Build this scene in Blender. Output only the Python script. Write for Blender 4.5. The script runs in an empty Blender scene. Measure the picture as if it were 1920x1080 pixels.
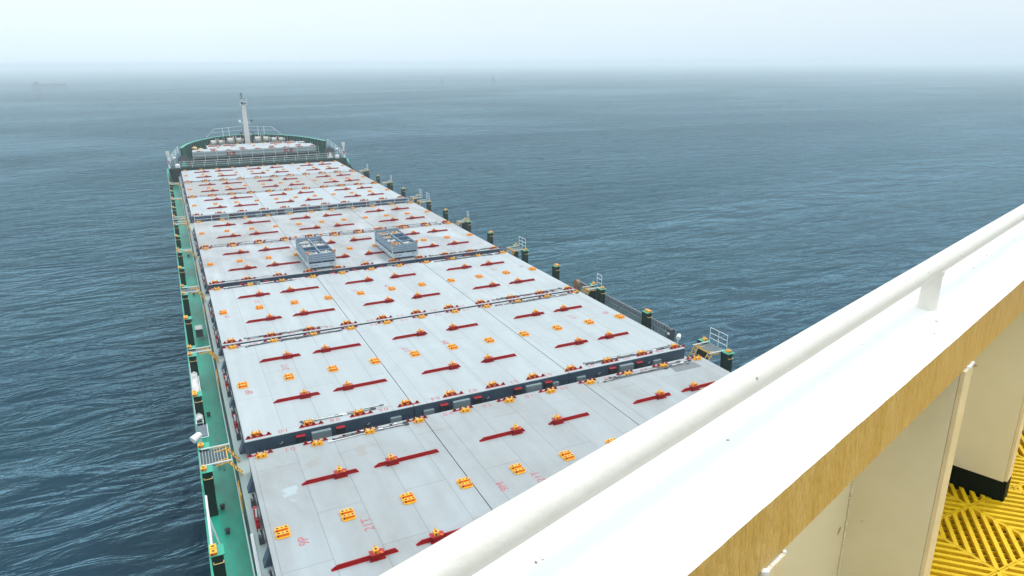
import bpy, math, random
from mathutils import Vector, Matrix
random.seed(7)
S = bpy.context.scene
C = S.collection
D = bpy.data
R = math.radians

# ------------------------------------------------------------------ camera
CAM = Vector((-14.526, 0.0, 17.241))
YAW, PITCH, ROLL = R(25.522), R(17.734), R(-0.351)
fwd = Vector((math.sin(YAW)*math.cos(PITCH), math.cos(YAW)*math.cos(PITCH), -math.sin(PITCH)))
rt0 = Vector((math.cos(YAW), -math.sin(YAW), 0)); up0 = rt0.cross(fwd)
rt = rt0*math.cos(ROLL) + up0*math.sin(ROLL); up = -rt0*math.sin(ROLL) + up0*math.cos(ROLL)
cd = D.cameras.new('camera'); cam = D.objects.new('camera', cd); C.objects.link(cam)
cam.matrix_world = Matrix(((rt.x, up.x, -fwd.x, CAM.x), (rt.y, up.y, -fwd.y, CAM.y), (rt.z, up.z, -fwd.z, CAM.z), (0, 0, 0, 1)))
cd.sensor_width = 36; cd.lens = 1326.64/1920*36; cd.clip_start = 0.05; cd.clip_end = 30000
S.camera = cam

# ------------------------------------------------------------------ sky, sun, exposure
SUN_EL, SUN_AZ = R(56), R(78)          # azimuth from +Y towards +X
w = D.worlds.new('World'); S.world = w; w.use_nodes = True
nt = w.node_tree; N = nt.nodes; L = nt.links
bg = N['Background']
sky = N.new('ShaderNodeTexSky'); sky.sky_type = 'NISHITA'; sky.sun_disc = False
sky.sun_elevation = SUN_EL; sky.sun_rotation = SUN_AZ; sky.air_density = 1.0; sky.dust_density = 6.0; sky.ozone_density = 1.0
tc = N.new('ShaderNodeTexCoord')
sep = N.new('ShaderNodeSeparateXYZ'); L.new(tc.outputs['Generated'], sep.inputs[0])
# overcast veil: bright near the horizon haze, soft darker banks to starboard and overhead
cr = N.new('ShaderNodeValToRGB'); L.new(sep.outputs['Z'], cr.inputs[0])
e = cr.color_ramp.elements; e[0].position = 0.0; e[0].color = (0.44, 0.53, 0.60, 1); e[1].position = 1.0; e[1].color = (0.86, 0.96, 1.02, 1)
q = cr.color_ramp.elements.new(0.04); q.color = (0.49, 0.565, 0.60, 1)
q = cr.color_ramp.elements.new(0.14); q.color = (0.55, 0.60, 0.61, 1)
q = cr.color_ramp.elements.new(0.40); q.color = (0.60, 0.68, 0.73, 1)
noi = N.new('ShaderNodeTexNoise'); noi.inputs['Scale'].default_value = 1.3; noi.inputs['Detail'].default_value = 3
L.new(tc.outputs['Generated'], noi.inputs['Vector'])
dirr = N.new('ShaderNodeMath'); dirr.operation = 'MULTIPLY_ADD'; dirr.inputs[1].default_value = 0.62; dirr.inputs[2].default_value = -0.02
L.new(sep.outputs['X'], dirr.inputs[0])
ad = N.new('ShaderNodeMath'); ad.operation = 'MULTIPLY'; L.new(dirr.outputs[0], ad.inputs[0]); L.new(noi.outputs['Fac'], ad.inputs[1]); ad.use_clamp = True
mk = N.new('ShaderNodeMix'); mk.data_type = 'RGBA'; L.new(ad.outputs[0], mk.inputs['Factor'])
L.new(cr.outputs[0], mk.inputs[6]); mk.inputs[7].default_value = (0.26, 0.33, 0.42, 1)
sc = N.new('ShaderNodeVectorMath'); sc.operation = 'SCALE'; sc.inputs['Scale'].default_value = 19.5
L.new(mk.outputs[2], sc.inputs[0])
mix = N.new('ShaderNodeMix'); mix.data_type = 'RGBA'; mix.inputs['Factor'].default_value = 0.88
L.new(sky.outputs[0], mix.inputs[6]); L.new(sc.outputs[0], mix.inputs[7])
L.new(mix.outputs[2], bg.inputs['Color']); bg.inputs['Strength'].default_value = 0.1
sd = D.lights.new('sun', 'SUN'); sd.energy = 1.5; sd.angle = R(14); sd.color = (1, 0.96, 0.9)
sun = D.objects.new('sun', sd); C.objects.link(sun)
sv = Vector((math.sin(SUN_AZ)*math.cos(SUN_EL), math.cos(SUN_AZ)*math.cos(SUN_EL), math.sin(SUN_EL)))
sun.rotation_euler = sv.to_track_quat('Z', 'Y').to_euler()
S.view_settings.view_transform = 'Standard'; S.view_settings.look = 'None'
S.view_settings.exposure = 0.03; S.view_settings.gamma = 1
S.cycles.max_bounces = 8; S.cycles.volume_bounces = 3

# ------------------------------------------------------------------ materials
MATS = {}
def pmat(name, col, rough=0.55, metal=0.0, noise=0.0, nscale=1.0, col2=None, bump=0.0, bscale=20.0, spec=0.5, stretch=None, thr=(0.35, 0.7)):
    m = D.materials.new(name); m.use_nodes = True
    t = m.node_tree; b = t.nodes['Principled BSDF']
    b.inputs['Base Color'].default_value = (*col, 1); b.inputs['Roughness'].default_value = rough
    b.inputs['Metallic'].default_value = metal; b.inputs['Specular IOR Level'].default_value = spec
    g = t.nodes.new('ShaderNodeNewGeometry')
    vec = g.outputs['Position']
    if stretch:
        mp = t.nodes.new('ShaderNodeMapping'); mp.inputs['Scale'].default_value = stretch
        t.links.new(vec, mp.inputs[0]); vec = mp.outputs[0]
    if noise > 0:
        n = t.nodes.new('ShaderNodeTexNoise'); n.inputs['Scale'].default_value = nscale; n.inputs['Detail'].default_value = 6; n.inputs['Roughness'].default_value = 0.65
        t.links.new(vec, n.inputs['Vector'])
        r = t.nodes.new('ShaderNodeMapRange'); r.inputs[1].default_value = thr[0]; r.inputs[2].default_value = thr[1]; r.inputs[3].default_value = 0; r.inputs[4].default_value = noise
        t.links.new(n.outputs['Fac'], r.inputs[0])
        x = t.nodes.new('ShaderNodeMix'); x.data_type = 'RGBA'
        x.inputs[6].default_value = (*col, 1); x.inputs[7].default_value = (*(col2 or tuple(c*0.6 for c in col)), 1)
        t.links.new(r.outputs[0], x.inputs['Factor']); t.links.new(x.outputs[2], b.inputs['Base Color'])
    if bump > 0:
        n2 = t.nodes.new('ShaderNodeTexNoise'); n2.inputs['Scale'].default_value = bscale; n2.inputs['Detail'].default_value = 4
        t.links.new(vec, n2.inputs['Vector'])
        bp = t.nodes.new('ShaderNodeBump'); bp.inputs['Strength'].default_value = bump; bp.inputs['Distance'].default_value = 0.02
        t.links.new(n2.outputs['Fac'], bp.inputs['Height']); t.links.new(bp.outputs[0], b.inputs['Normal'])
    MATS[name] = m
    return m

def cover_mat(name, col, dirt, dcol, seed, stain=None):
    """painted steel plating: weld seams, ghost stiffener bands, traffic dirt, spots"""
    m = D.materials.new(name); m.use_nodes = True
    t = m.node_tree; b = t.nodes['Principled BSDF']; ln = t.links.new
    b.inputs['Roughness'].default_value = 0.5; b.inputs['Specular IOR Level'].default_value = 0.35
    g = t.nodes.new('ShaderNodeNewGeometry')
    mp = t.nodes.new('ShaderNodeMapping'); mp.inputs['Rotation'].default_value = (0, 0, R(90)); mp.inputs['Location'].default_value = (0.4*seed, 0.17*seed, 0)
    ln(g.outputs['Position'], mp.inputs[0])
    br = t.nodes.new('ShaderNodeTexBrick'); br.offset = 0.42; br.inputs['Scale'].default_value = 1.0
    br.inputs['Brick Width'].default_value = 7.3; br.inputs['Row Height'].default_value = 1.83; br.inputs['Mortar Size'].default_value = 0.011; br.inputs['Mortar Smooth'].default_value = 0.0
    br.inputs['Color1'].default_value = (1, 1, 1, 1); br.inputs['Color2'].default_value = (0.965, 0.965, 0.965, 1); br.inputs['Mortar'].default_value = (0.48, 0.48, 0.48, 1)
    ln(mp.outputs[0], br.inputs['Vector'])
    sx = t.nodes.new('ShaderNodeSeparateXYZ'); ln(g.outputs['Position'], sx.inputs[0])
    # ghost bands along the ship
    mb = t.nodes.new('ShaderNodeMapping'); mb.inputs['Scale'].default_value = (1.5, 0.05, 1); mb.inputs['Location'].default_value = (seed*3.1, 0, 0)
    ln(g.outputs['Position'], mb.inputs[0])
    nb = t.nodes.new('ShaderNodeTexNoise'); nb.inputs['Scale'].default_value = 1.4; nb.inputs['Detail'].default_value = 3; ln(mb.outputs[0], nb.inputs['Vector'])
    # dirt clouds
    md = t.nodes.new('ShaderNodeMapping'); md.inputs['Location'].default_value = (seed*11.3, seed*5.7, 0); md.inputs['Scale'].default_value = (1, 0.55, 1)
    ln(g.outputs['Position'], md.inputs[0])
    nd = t.nodes.new('ShaderNodeTexNoise'); nd.inputs['Scale'].default_value = 0.32; nd.inputs['Detail'].default_value = 9; nd.inputs['Roughness'].default_value = 0.68; nd.inputs['Distortion'].default_value = 0.6
    ln(md.outputs[0], nd.inputs['Vector'])
    r1 = t.nodes.new('ShaderNodeMapRange'); r1.inputs[1].default_value = 0.36; r1.inputs[2].default_value = 0.68; r1.inputs[4].default_value = dirt
    ln(nd.outputs['Fac'], r1.inputs[0])
    x1 = t.nodes.new('ShaderNodeMix'); x1.data_type = 'RGBA'; x1.inputs[6].default_value = (*col, 1); x1.inputs[7].default_value = (*dcol, 1)
    ln(r1.outputs[0], x1.inputs['Factor'])
    r2 = t.nodes.new('ShaderNodeMapRange'); r2.inputs[1].default_value = 0.3; r2.inputs[2].default_value = 0.7; r2.inputs[3].default_value = 0.95; r2.inputs[4].default_value = 1.03
    ln(nb.outputs['Fac'], r2.inputs[0])
    v1 = t.nodes.new('ShaderNodeVectorMath'); v1.operation = 'SCALE'; ln(x1.outputs[2], v1.inputs[0]); ln(r2.outputs[0], v1.inputs['Scale'])
    x2 = t.nodes.new('ShaderNodeMix'); x2.data_type = 'RGBA'; x2.blend_type = 'MULTIPLY'; x2.inputs['Factor'].default_value = 0.8
    ln(v1.outputs[0], x2.inputs[6]); ln(br.outputs['Color'], x2.inputs[7])
    # scattered small rust / boot spots
    ns = t.nodes.new('ShaderNodeTexNoise'); ns.inputs['Scale'].default_value = 3.1; ns.inputs['Detail'].default_value = 5; ns.inputs['Roughness'].default_value = 0.75
    ln(md.outputs[0], ns.inputs['Vector'])
    r3 = t.nodes.new('ShaderNodeMapRange'); r3.inputs[1].default_value = 0.66; r3.inputs[2].default_value = 0.74; r3.inputs[4].default_value = 0.75
    ln(ns.outputs['Fac'], r3.inputs[0])
    x3 = t.nodes.new('ShaderNodeMix'); x3.data_type = 'RGBA'; x3.inputs[7].default_value = (0.27, 0.24, 0.21, 1)
    ln(r3.outputs[0], x3.inputs['Factor']); ln(x2.outputs[2], x3.inputs[6]); last = x3.outputs[2]
    # crisp scratches left by containers
    mc = t.nodes.new('ShaderNodeMapping'); mc.inputs['Rotation'].default_value = (0, 0, R(63+seed*9)); mc.inputs['Scale'].default_value = (0.25, 3.2, 1); ln(g.outputs['Position'], mc.inputs[0])
    nc = t.nodes.new('ShaderNodeTexNoise'); nc.inputs['Scale'].default_value = 1.6; nc.inputs['Detail'].default_value = 3; nc.inputs['Distortion'].default_value = 0.5; ln(mc.outputs[0], nc.inputs['Vector'])
    rc = t.nodes.new('ShaderNodeMapRange'); rc.inputs[1].default_value = 0.69; rc.inputs[2].default_value = 0.74; rc.inputs[4].default_value = 0.4; ln(nc.outputs['Fac'], rc.inputs[0])
    x4 = t.nodes.new('ShaderNodeMix'); x4.data_type = 'RGBA'; x4.inputs[7].default_value = (0.26, 0.26, 0.25, 1)
    ln(rc.outputs[0], x4.inputs['Factor']); ln(last, x4.inputs[6]); last = x4.outputs[2]
    for (px_, py_, rad, scol) in (stain or ()):
        dv = t.nodes.new('ShaderNodeVectorMath'); dv.operation = 'DISTANCE'; dv.inputs[1].default_value = (px_, py_, 0); 
        sp_ = t.nodes.new('ShaderNodeVectorMath'); sp_.operation = 'MULTIPLY'; sp_.inputs[1].default_value = (1, 0.55, 0); ln(g.outputs['Position'], sp_.inputs[0])
        dv.inputs[1].default_value = (px_, py_*0.55, 0); ln(sp_.outputs[0], dv.inputs[0])
        nn_ = t.nodes.new('ShaderNodeTexNoise'); nn_.inputs['Scale'].default_value = 2.2; nn_.inputs['Detail'].default_value = 6; ln(g.outputs['Position'], nn_.inputs['Vector'])
        mm = t.nodes.new('ShaderNodeMath'); mm.operation = 'MULTIPLY_ADD'; ln(nn_.outputs['Fac'], mm.inputs[0]); mm.inputs[1].default_value = 1.6*rad; ln(dv.outputs['Value'], mm.inputs[2])
        rs = t.nodes.new('ShaderNodeMapRange'); rs.inputs[1].default_value = 1.05*rad; rs.inputs[2].default_value = 1.2*rad; rs.inputs[3].default_value = 0.7; rs.inputs[4].default_value = 0; ln(mm.outputs[0], rs.inputs[0])
        x5 = t.nodes.new('ShaderNodeMix'); x5.data_type = 'RGBA'; x5.inputs[7].default_value = (*scol, 1)
        ln(rs.outputs[0], x5.inputs['Factor']); ln(last, x5.inputs[6]); last = x5.outputs[2]
    ln(last, b.inputs['Base Color'])
    rr = t.nodes.new('ShaderNodeMapRange'); rr.inputs[3].default_value = 0.42; rr.inputs[4].default_value = 0.62; ln(nd.outputs['Fac'], rr.inputs[0]); ln(rr.outputs[0], b.inputs['Roughness'])
    bp = t.nodes.new('ShaderNodeBump'); bp.inputs['Strength'].default_value = 0.25; bp.inputs['Distance'].default_value = 0.02
    ln(nb.outputs['Fac'], bp.inputs['Height']); ln(bp.outputs[0], b.inputs['Normal'])
    MATS[name] = m
    return m

pmat('side_shade_grey', (0.05, 0.085, 0.13), 0.45, noise=0.6, nscale=0.8, col2=(0.028, 0.045, 0.07))  # cover sides: shade of the gaps mixed into the grey; also dark grey fittings
pmat('pad_grey', (0.24, 0.30, 0.31), 0.5, noise=0.3, nscale=3)
pmat('yellow', (0.95, 0.43, 0.003), 0.45, noise=0.35, nscale=9, col2=(0.55, 0.2, 0.02))
pmat('orange', (0.78, 0.19, 0.003), 0.5, noise=0.4, nscale=7, col2=(0.45, 0.08, 0.02))
pmat('cream', (0.70, 0.48, 0.18), 0.5, noise=0.3, nscale=12)
pmat('maroon', (0.30, 0.0015, 0.002), 0.6, noise=0.4, nscale=2, col2=(0.17, 0.001, 0.002), spec=0.1)
pmat('red', (0.42, 0.008, 0.018), 0.45, noise=0.3, nscale=6)
pmat('black', (0.012, 0.012, 0.014), 0.6)
pmat('paint_red', (0.45, 0.05, 0.07), 0.6, noise=0.6, nscale=8, col2=(0.45, 0.26, 0.27))
pmat('deck_green', (0.012, 0.34, 0.22), 0.42, noise=0.85, nscale=0.45, col2=(0.004, 0.17, 0.11), bump=0.25, bscale=2.5, stretch=(1.6, 0.5, 1), thr=(0.33, 0.66))
pmat('post_shade_green', (0.002, 0.022, 0.010), 0.6, noise=0.5, nscale=1.2, col2=(0.001, 0.01, 0.005), spec=0.15)  # post sides: green of the tops, darkened to carry their shade in the colour
pmat('foot_black', (0.004, 0.010, 0.007), 0.6, spec=0.15)
pmat('fore_deck', (0.003, 0.045, 0.03), 0.6, noise=0.9, nscale=0.4, col2=(0.001, 0.008, 0.006), spec=0.1)
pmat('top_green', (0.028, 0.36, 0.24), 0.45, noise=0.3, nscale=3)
pmat('hull_green', (0.006, 0.20, 0.135), 0.45, noise=0.4, nscale=0.5)
pmat('upright_shade_green', (0.0015, 0.022, 0.014), 0.6, noise=0.5, nscale=0.6, spec=0.15)  # upright steel: green with its shade put into the colour
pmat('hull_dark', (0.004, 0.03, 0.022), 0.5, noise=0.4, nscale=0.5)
pmat('walk_grey', (0.37, 0.45, 0.42), 0.55, noise=0.5, nscale=0.9, col2=(0.27, 0.32, 0.3), stretch=(2, 0.4, 1))
pmat('rail_white', (0.72, 0.75, 0.76), 0.4, noise=0.25, nscale=5)
pmat('rail_yellow', (0.78, 0.40, 0.02), 0.45, noise=0.4, nscale=8, col2=(0.45, 0.22, 0.03))
pmat('grate_grey', (0.13, 0.17, 0.20), 0.5, noise=0.4, nscale=4)
pmat('grate_dark', (0.06, 0.08, 0.09), 0.6)
pmat('steel_dark', (0.03, 0.034, 0.04), 0.45, noise=0.5, nscale=5, col2=(0.12, 0.10, 0.09))
pmat('rod_grey', (0.20, 0.21, 0.22), 0.4, metal=0.3)
pmat('mast', (0.70, 0.67, 0.64), 0.5, noise=0.3, nscale=2)
pmat('winch', (0.42, 0.40, 0.37), 0.5, noise=0.5, nscale=3, col2=(0.2, 0.17, 0.14))
pmat('rope', (0.62, 0.59, 0.52), 0.85, noise=0.4, nscale=12, bump=0.4, bscale=30)
pmat('white', (0.80, 0.81, 0.80), 0.4, noise=0.15, nscale=3)
pmat('rack_base', (0.50, 0.60, 0.66), 0.5, noise=0.4, nscale=2.5, col2=(0.36, 0.42, 0.46))
pmat('rack', (0.23, 0.33, 0.42), 0.5, noise=0.6, nscale=2.5, col2=(0.15, 0.22, 0.28))
pmat('rack_blue', (0.09, 0.17, 0.27), 0.55, noise=0.5, nscale=2, col2=(0.1, 0.16, 0.22))
pmat('scrap', (0.35, 0.30, 0.25), 0.6, noise=1.0, nscale=7, col2=(0.75, 0.72, 0.66), thr=(0.4, 0.6))
pmat('scrap_yellow', (0.70, 0.42, 0.08), 0.6, noise=1.0, nscale=7, col2=(0.30, 0.14, 0.08), thr=(0.4, 0.62))
pmat('wood', (0.30, 0.16, 0.07), 0.7, noise=0.4, nscale=6)
pmat('alu', (0.40, 0.41, 0.42), 0.35, metal=0.5, noise=0.5, nscale=9, col2=(0.12, 0.12, 0.13))
pmat('canvas', (0.70, 0.70, 0.67), 0.8, noise=0.7, nscale=5, col2=(0.30, 0.30, 0.28), bump=0.8, bscale=6, thr=(0.45, 0.6))
pmat('far', (0.02, 0.025, 0.035), 0.6)
pmat('cap_white', (0.84, 0.83, 0.80), 0.8, noise=0.3, nscale=1.2, col2=(0.81, 0.79, 0.75), bump=0.1, bscale=25, spec=0.15)
pmat('pipe_white', (0.74, 0.70, 0.62), 0.42, noise=0.25, nscale=9, col2=(0.64, 0.57, 0.46), bump=0.15, bscale=30)
pmat('buff', (0.76, 0.50, 0.17), 0.45, noise=0.8, nscale=9, col2=(0.54, 0.29, 0.035), bump=0.7, bscale=60, stretch=(1.8, 1.8, 0.38), thr=(0.25, 0.85))
pmat('buff_plate', (0.82, 0.76, 0.58), 0.45, noise=0.7, nscale=2.2, col2=(0.70, 0.65, 0.43), bump=0.15, bscale=14)
pmat('buff_edge', (0.86, 0.72, 0.46), 0.45, noise=0.4, nscale=5, bump=0.3, bscale=16)
pmat('mat_yellow', (1.0, 0.66, 0.0), 0.5, noise=0.5, nscale=14, col2=(0.85, 0.46, 0.01), bump=0.5, bscale=150)
pmat('under_red', (0.035, 0.008, 0.003), 0.6, noise=0.8, nscale=9, col2=(0.012, 0.008, 0.008), thr=(0.42, 0.55))
def add_specks(name, scale, col, lo, hi):
    m = MATS[name]; t = m.node_tree; b = t.nodes['Principled BSDF']
    src = b.inputs['Base Color'].links[0].from_socket
    g = t.nodes.new('ShaderNodeNewGeometry'); n = t.nodes.new('ShaderNodeTexNoise'); n.inputs['Scale'].default_value = scale; n.inputs['Detail'].default_value = 2
    t.links.new(g.outputs['Position'], n.inputs['Vector'])
    r = t.nodes.new('ShaderNodeMapRange'); r.inputs[1].default_value = lo; r.inputs[2].default_value = hi
    t.links.new(n.outputs['Fac'], r.inputs[0])
    x = t.nodes.new('ShaderNodeMix'); x.data_type = 'RGBA'; x.inputs[7].default_value = (*col, 1)
    t.links.new(r.outputs[0], x.inputs['Factor']); t.links.new(src, x.inputs[6]); t.links.new(x.outputs[2], b.inputs['Base Color'])
add_specks('cap_white', 46, (0.20, 0.15, 0.13), 0.73, 0.76)
add_specks('pipe_white', 60, (0.25, 0.20, 0.16), 0.74, 0.77)
add_specks('buff_plate', 18, (0.34, 0.25, 0.14), 0.74, 0.80)
add_specks('deck_green', 1.7, (0.10, 0.16, 0.12), 0.66, 0.74)

# ------------------------------------------------------------------ mesh helpers
class MB:
    def __init__(s): s.v = []; s.f = []; s.m = []; s.names = []
    def mi(s, n):
        if n not in s.names: s.names.append(n)
        return s.names.index(n)
    def poly(s, pts, faces, mat):
        o = len(s.v); s.v += [tuple(p) for p in pts]; k = s.mi(mat)
        for f in faces: s.f.append(tuple(o+i for i in f)); s.m.append(k)
    def box(s, x0, x1, y0, y1, z0, z1, mat, top=None, aft=None):
        o = len(s.v); s.v += [(x0,y0,z0),(x1,y0,z0),(x1,y1,z0),(x0,y1,z0),(x0,y0,z1),(x1,y0,z1),(x1,y1,z1),(x0,y1,z1)]
        k = s.mi(mat); kt = s.mi(top) if top else k; ka = s.mi(aft) if aft else k
        for f, kk in (((3,2,1,0),k),((4,5,6,7),kt),((0,1,5,4),ka),((1,2,6,5),k),((2,3,7,6),k),((3,0,4,7),k)):
            s.f.append(tuple(o+i for i in f)); s.m.append(kk)
    def cbox(s, c, d, mat, top=None, aft=None):
        s.box(c[0]-d[0]/2, c[0]+d[0]/2, c[1]-d[1]/2, c[1]+d[1]/2, c[2], c[2]+d[2], mat, top, aft)
    def obox(s, p, q, wd, hg, mat, upv=Vector((0,0,1))):
        """bar between p and q, width wd, height hg"""
        p, q = Vector(p), Vector(q); d = (q-p).normalized()
        a = d.cross(upv)
        a = a.normalized() if a.length > 1e-4 else Vector((1,0,0)); b = a.cross(d).normalized()
        pts = [e + a*sx*wd/2 + b*sy*hg/2 for e in (p, q) for sx, sy in ((-1,-1),(1,-1),(1,1),(-1,1))]
        s.poly(pts, [(0,1,2,3),(7,6,5,4),(0,4,5,1),(1,5,6,2),(2,6,7,3),(3,7,4,0)], mat)
    def tube(s, p, q, r, mat, n=8, r2=None, cap=True):
        p, q = Vector(p), Vector(q); d = (q-p).normalized(); r2 = r if r2 is None else r2
        a = d.cross(Vector((0,0,1)))
        a = a.normalized() if a.length > 1e-4 else Vector((1,0,0)); b = d.cross(a)
        pts = []
        for e, rr in ((p, r), (q, r2)):
            for i in range(n):
                t = 2*math.pi*i/n; pts.append(e + a*math.cos(t)*rr + b*math.sin(t)*rr)
        fs = [(i, (i+1) % n, n+(i+1) % n, n+i) for i in range(n)]
        if cap: fs += [tuple(range(n))[::-1], tuple(range(n, 2*n))]
        s.poly(pts, fs, mat)
    def path(s, pts, r, mat, n=6):
        for a, b in zip(pts, pts[1:]): s.tube(a, b, r, mat, n)
    def prism(s, outline, axis, a0, a1, mat, side=None):
        """outline in the two other axes (order x,y,z without axis), extruded a0..a1"""
        n = len(outline); P = []
        for a in (a0, a1):
            for u, v in outline:
                P.append({'x': (a,u,v), 'y': (u,a,v), 'z': (u,v,a)}[axis])
        s.poly(P, [tuple(range(n)), tuple(range(n, 2*n))[::-1]] , mat)
        o = len(s.v)-2*n; k = s.mi(side or mat)
        for i in range(n): s.f.append((o+i, o+n+i, o+n+(i+1) % n, o+(i+1) % n)); s.m.append(k)
    def ball(s, c, r, mat, n=10, sz=1.0):
        pts = []; fs = []; m = n//2
        for j in range(m+1):
            for i in range(n):
                ph = math.pi*j/m; th = 2*math.pi*i/n
                pts.append((c[0]+r*math.sin(ph)*math.cos(th), c[1]+r*math.sin(ph)*math.sin(th), c[2]+r*sz*math.cos(ph)))
        for j in range(m):
            for i in range(n): fs.append((j*n+i, (j+1)*n+i, (j+1)*n+(i+1) % n, j*n+(i+1) % n))
        s.poly(pts, fs, mat)
    def build(s, name, parent=None, smooth=False, bevel=0, loc=None):
        me = D.meshes.new(name); me.from_pydata(s.v, [], s.f)
        for n in s.names: me.materials.append(MATS[n])
        me.polygons.foreach_set('material_index', s.m)
        if smooth: me.polygons.foreach_set('use_smooth', [True]*len(s.f))
        me.update()
        o = D.objects.new(name, me); C.objects.link(o)
        if loc is not None: o.location = loc
        if parent: o.parent = parent
        if bevel:
            bv = o.modifiers.new('bevel', 'BEVEL'); bv.width = bevel; bv.segments = 2; bv.limit_method = 'ANGLE'
        return o

def tag(o, label=None, cat=None, group=None, kind=None):
    if label: o['label'] = label
    if cat: o['category'] = cat
    if group: o['group'] = group
    if kind: o['kind'] = kind
    return o
def thing(name, label, cat, loc=(0,0,0), group=None):
    o = D.objects.new(name, None); C.objects.link(o); o.location = loc
    o.empty_display_size = 0.3
    return tag(o, label, cat, group)
def dup(me_obj, parent, loc, name=None):
    c = me_obj.copy(); C.objects.link(c); c.parent = parent; c.location = loc
    return c
def text(body, x, y, z, size, rot, parent, mat='paint_red', name='painted_number', spacing=1.0, tilt=None):
    cu = D.curves.new('t', 'FONT'); cu.body = body; cu.size = size; cu.align_x = 'CENTER'; cu.align_y = 'CENTER'; cu.space_character = spacing
    cu.extrude = 0.001
    t = D.objects.new('t', cu); C.objects.link(t)
    bpy.context.view_layer.update()
    dg = bpy.context.evaluated_depsgraph_get()
    me = D.meshes.new_from_object(t.evaluated_get(dg)); D.objects.remove(t)
    me.materials.clear(); me.materials.append(MATS[mat])
    o = D.objects.new(name, me); C.objects.link(o); o.parent = parent
    o.location = (x, y, z); o.rotation_euler = tilt if tilt else (0, 0, rot)
    return o

ORD = ['nearest', 'second', 'third', 'fourth', 'fifth', 'sixth', 'seventh', 'farthest']

# ------------------------------------------------------------------ sea
SEA = -11.0
def sea_mat():
    m = D.materials.new('sea'); m.use_nodes = True; MATS['sea'] = m
    t = m.node_tree; b = t.nodes['Principled BSDF']; ln = t.links.new
    b.inputs['IOR'].default_value = 1.33; b.inputs['Roughness'].default_value = 0.04; b.inputs['Specular IOR Level'].default_value = 0.5; b.inputs['Specular Tint'].default_value = (0.72, 0.92, 1.0, 1)
    g = t.nodes.new('ShaderNodeNewGeometry')
    def nz(scale, rot, det, rough, dist=0.0, st=(1,1,1)):
        mp = t.nodes.new('ShaderNodeMapping'); mp.inputs['Rotation'].default_value = (0,0,R(rot)); mp.inputs['Scale'].default_value = st
        ln(g.outputs['Position'], mp.inputs[0])
        n = t.nodes.new('ShaderNodeTexNoise'); n.inputs['Scale'].default_value = scale; n.inputs['Detail'].default_value = det; n.inputs['Roughness'].default_value = rough; n.inputs['Distortion'].default_value = dist
        ln(mp.outputs[0], n.inputs['Vector']); return n.outputs['Fac']
    def mul(a, k, add=None):
        x = t.nodes.new('ShaderNodeMath'); x.operation = 'MULTIPLY_ADD'; ln(a, x.inputs[0])
        if isinstance(k, float): x.inputs[1].default_value = k
        else: ln(k, x.inputs[1])
        if add is None: x.inputs[2].default_value = 0
        else: ln(add, x.inputs[2])
        return x.outputs[0]
    swell = nz(0.12, 36, 3, 0.5, 0.5, (0.5, 1, 1))
    chop = nz(0.34, 18, 4, 0.52, 0.8, (0.36, 1, 1))
    rip = nz(1.25, 42, 5, 0.62, 0.4, (0.42, 1, 1))
    patch = nz(0.009, 15, 5, 0.55, 1.2, (0.45, 1, 1))
    pr = t.nodes.new('ShaderNodeMapRange'); pr.inputs[1].default_value = 0.35; pr.inputs[2].default_value = 0.65; pr.inputs[3].default_value = 0.3; pr.inputs[4].default_value = 1.5
    ln(patch, pr.inputs[0])
    ch = mul(chop, 2.2); ch = mul(ch, pr.outputs[0]); h = mul(swell, 2.4, ch)
    rr = mul(rip, 0.30); rr = mul(rr, pr.outputs[0]); 
    ax = t.nodes.new('ShaderNodeMath'); ax.operation = 'ADD'; ln(h, ax.inputs[0]); ln(rr, ax.inputs[1])
    bp = t.nodes.new('ShaderNodeBump'); bp.inputs['Strength'].default_value = 1.0; bp.inputs['Distance'].default_value = 1.0
    ln(ax.outputs[0], bp.inputs['Height'])
    cx = t.nodes.new('ShaderNodeMix'); cx.data_type = 'RGBA'; cx.inputs[6].default_value = (0.0, 0.014, 0.043, 1); cx.inputs[7].default_value = (0.001, 0.034, 0.036, 1)
    ln(nz(0.02, 10, 3, 0.5, 0.5, (0.5, 1, 1)), cx.inputs['Factor'])
    df = t.nodes.new('ShaderNodeBsdfDiffuse'); ln(cx.outputs[2], df.inputs['Color'])
    gl = t.nodes.new('ShaderNodeBsdfGlossy'); gl.inputs['Color'].default_value = (0.34, 0.53, 0.62, 1); gl.inputs['Roughness'].default_value = 0.04; ln(bp.outputs[0], gl.inputs['Normal'])
    fr = t.nodes.new('ShaderNodeFresnel'); fr.inputs['IOR'].default_value = 1.36; ln(bp.outputs[0], fr.inputs['Normal'])
    ms = t.nodes.new('ShaderNodeMixShader'); ln(fr.outputs[0], ms.inputs[0]); ln(df.outputs[0], ms.inputs[1]); ln(gl.outputs[0], ms.inputs[2])
    t.nodes.remove(b); ln(ms.outputs[0], t.nodes['Material Output'].inputs['Surface'])
    return m
sea_mat()
sea = MB(); sea.poly([(-6000,-6000,SEA),(6000,-6000,SEA),(6000,6000,SEA),(-6000,6000,SEA)], [(0,1,2,3)], 'sea')
tag(sea.build('sea'), 'grey green rippled sea under haze round the ship', kind='structure')

# haze
hz = D.materials.new('haze'); hz.use_nodes = True
t = hz.node_tree; t.nodes.remove(t.nodes['Principled BSDF'])
pv = t.nodes.new('ShaderNodeVolumePrincipled'); pv.inputs['Color'].default_value = (0.87, 0.955, 1.0, 1); pv.inputs['Density'].default_value = 0.0007
t.links.new(pv.outputs[0], t.nodes['Material Output'].inputs['Volume']); MATS['haze'] = hz
hb = MB(); hb.box(-6100, 6100, -6100, 6100, SEA-1, 19.5, 'haze')
hazeo = tag(hb.build('haze'), 'pale sea haze hanging over the water', kind='stuff')

# ------------------------------------------------------------------ the ship itself
W = 2.52
ROWX = [(i-5)*W for i in range(11)]
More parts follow.
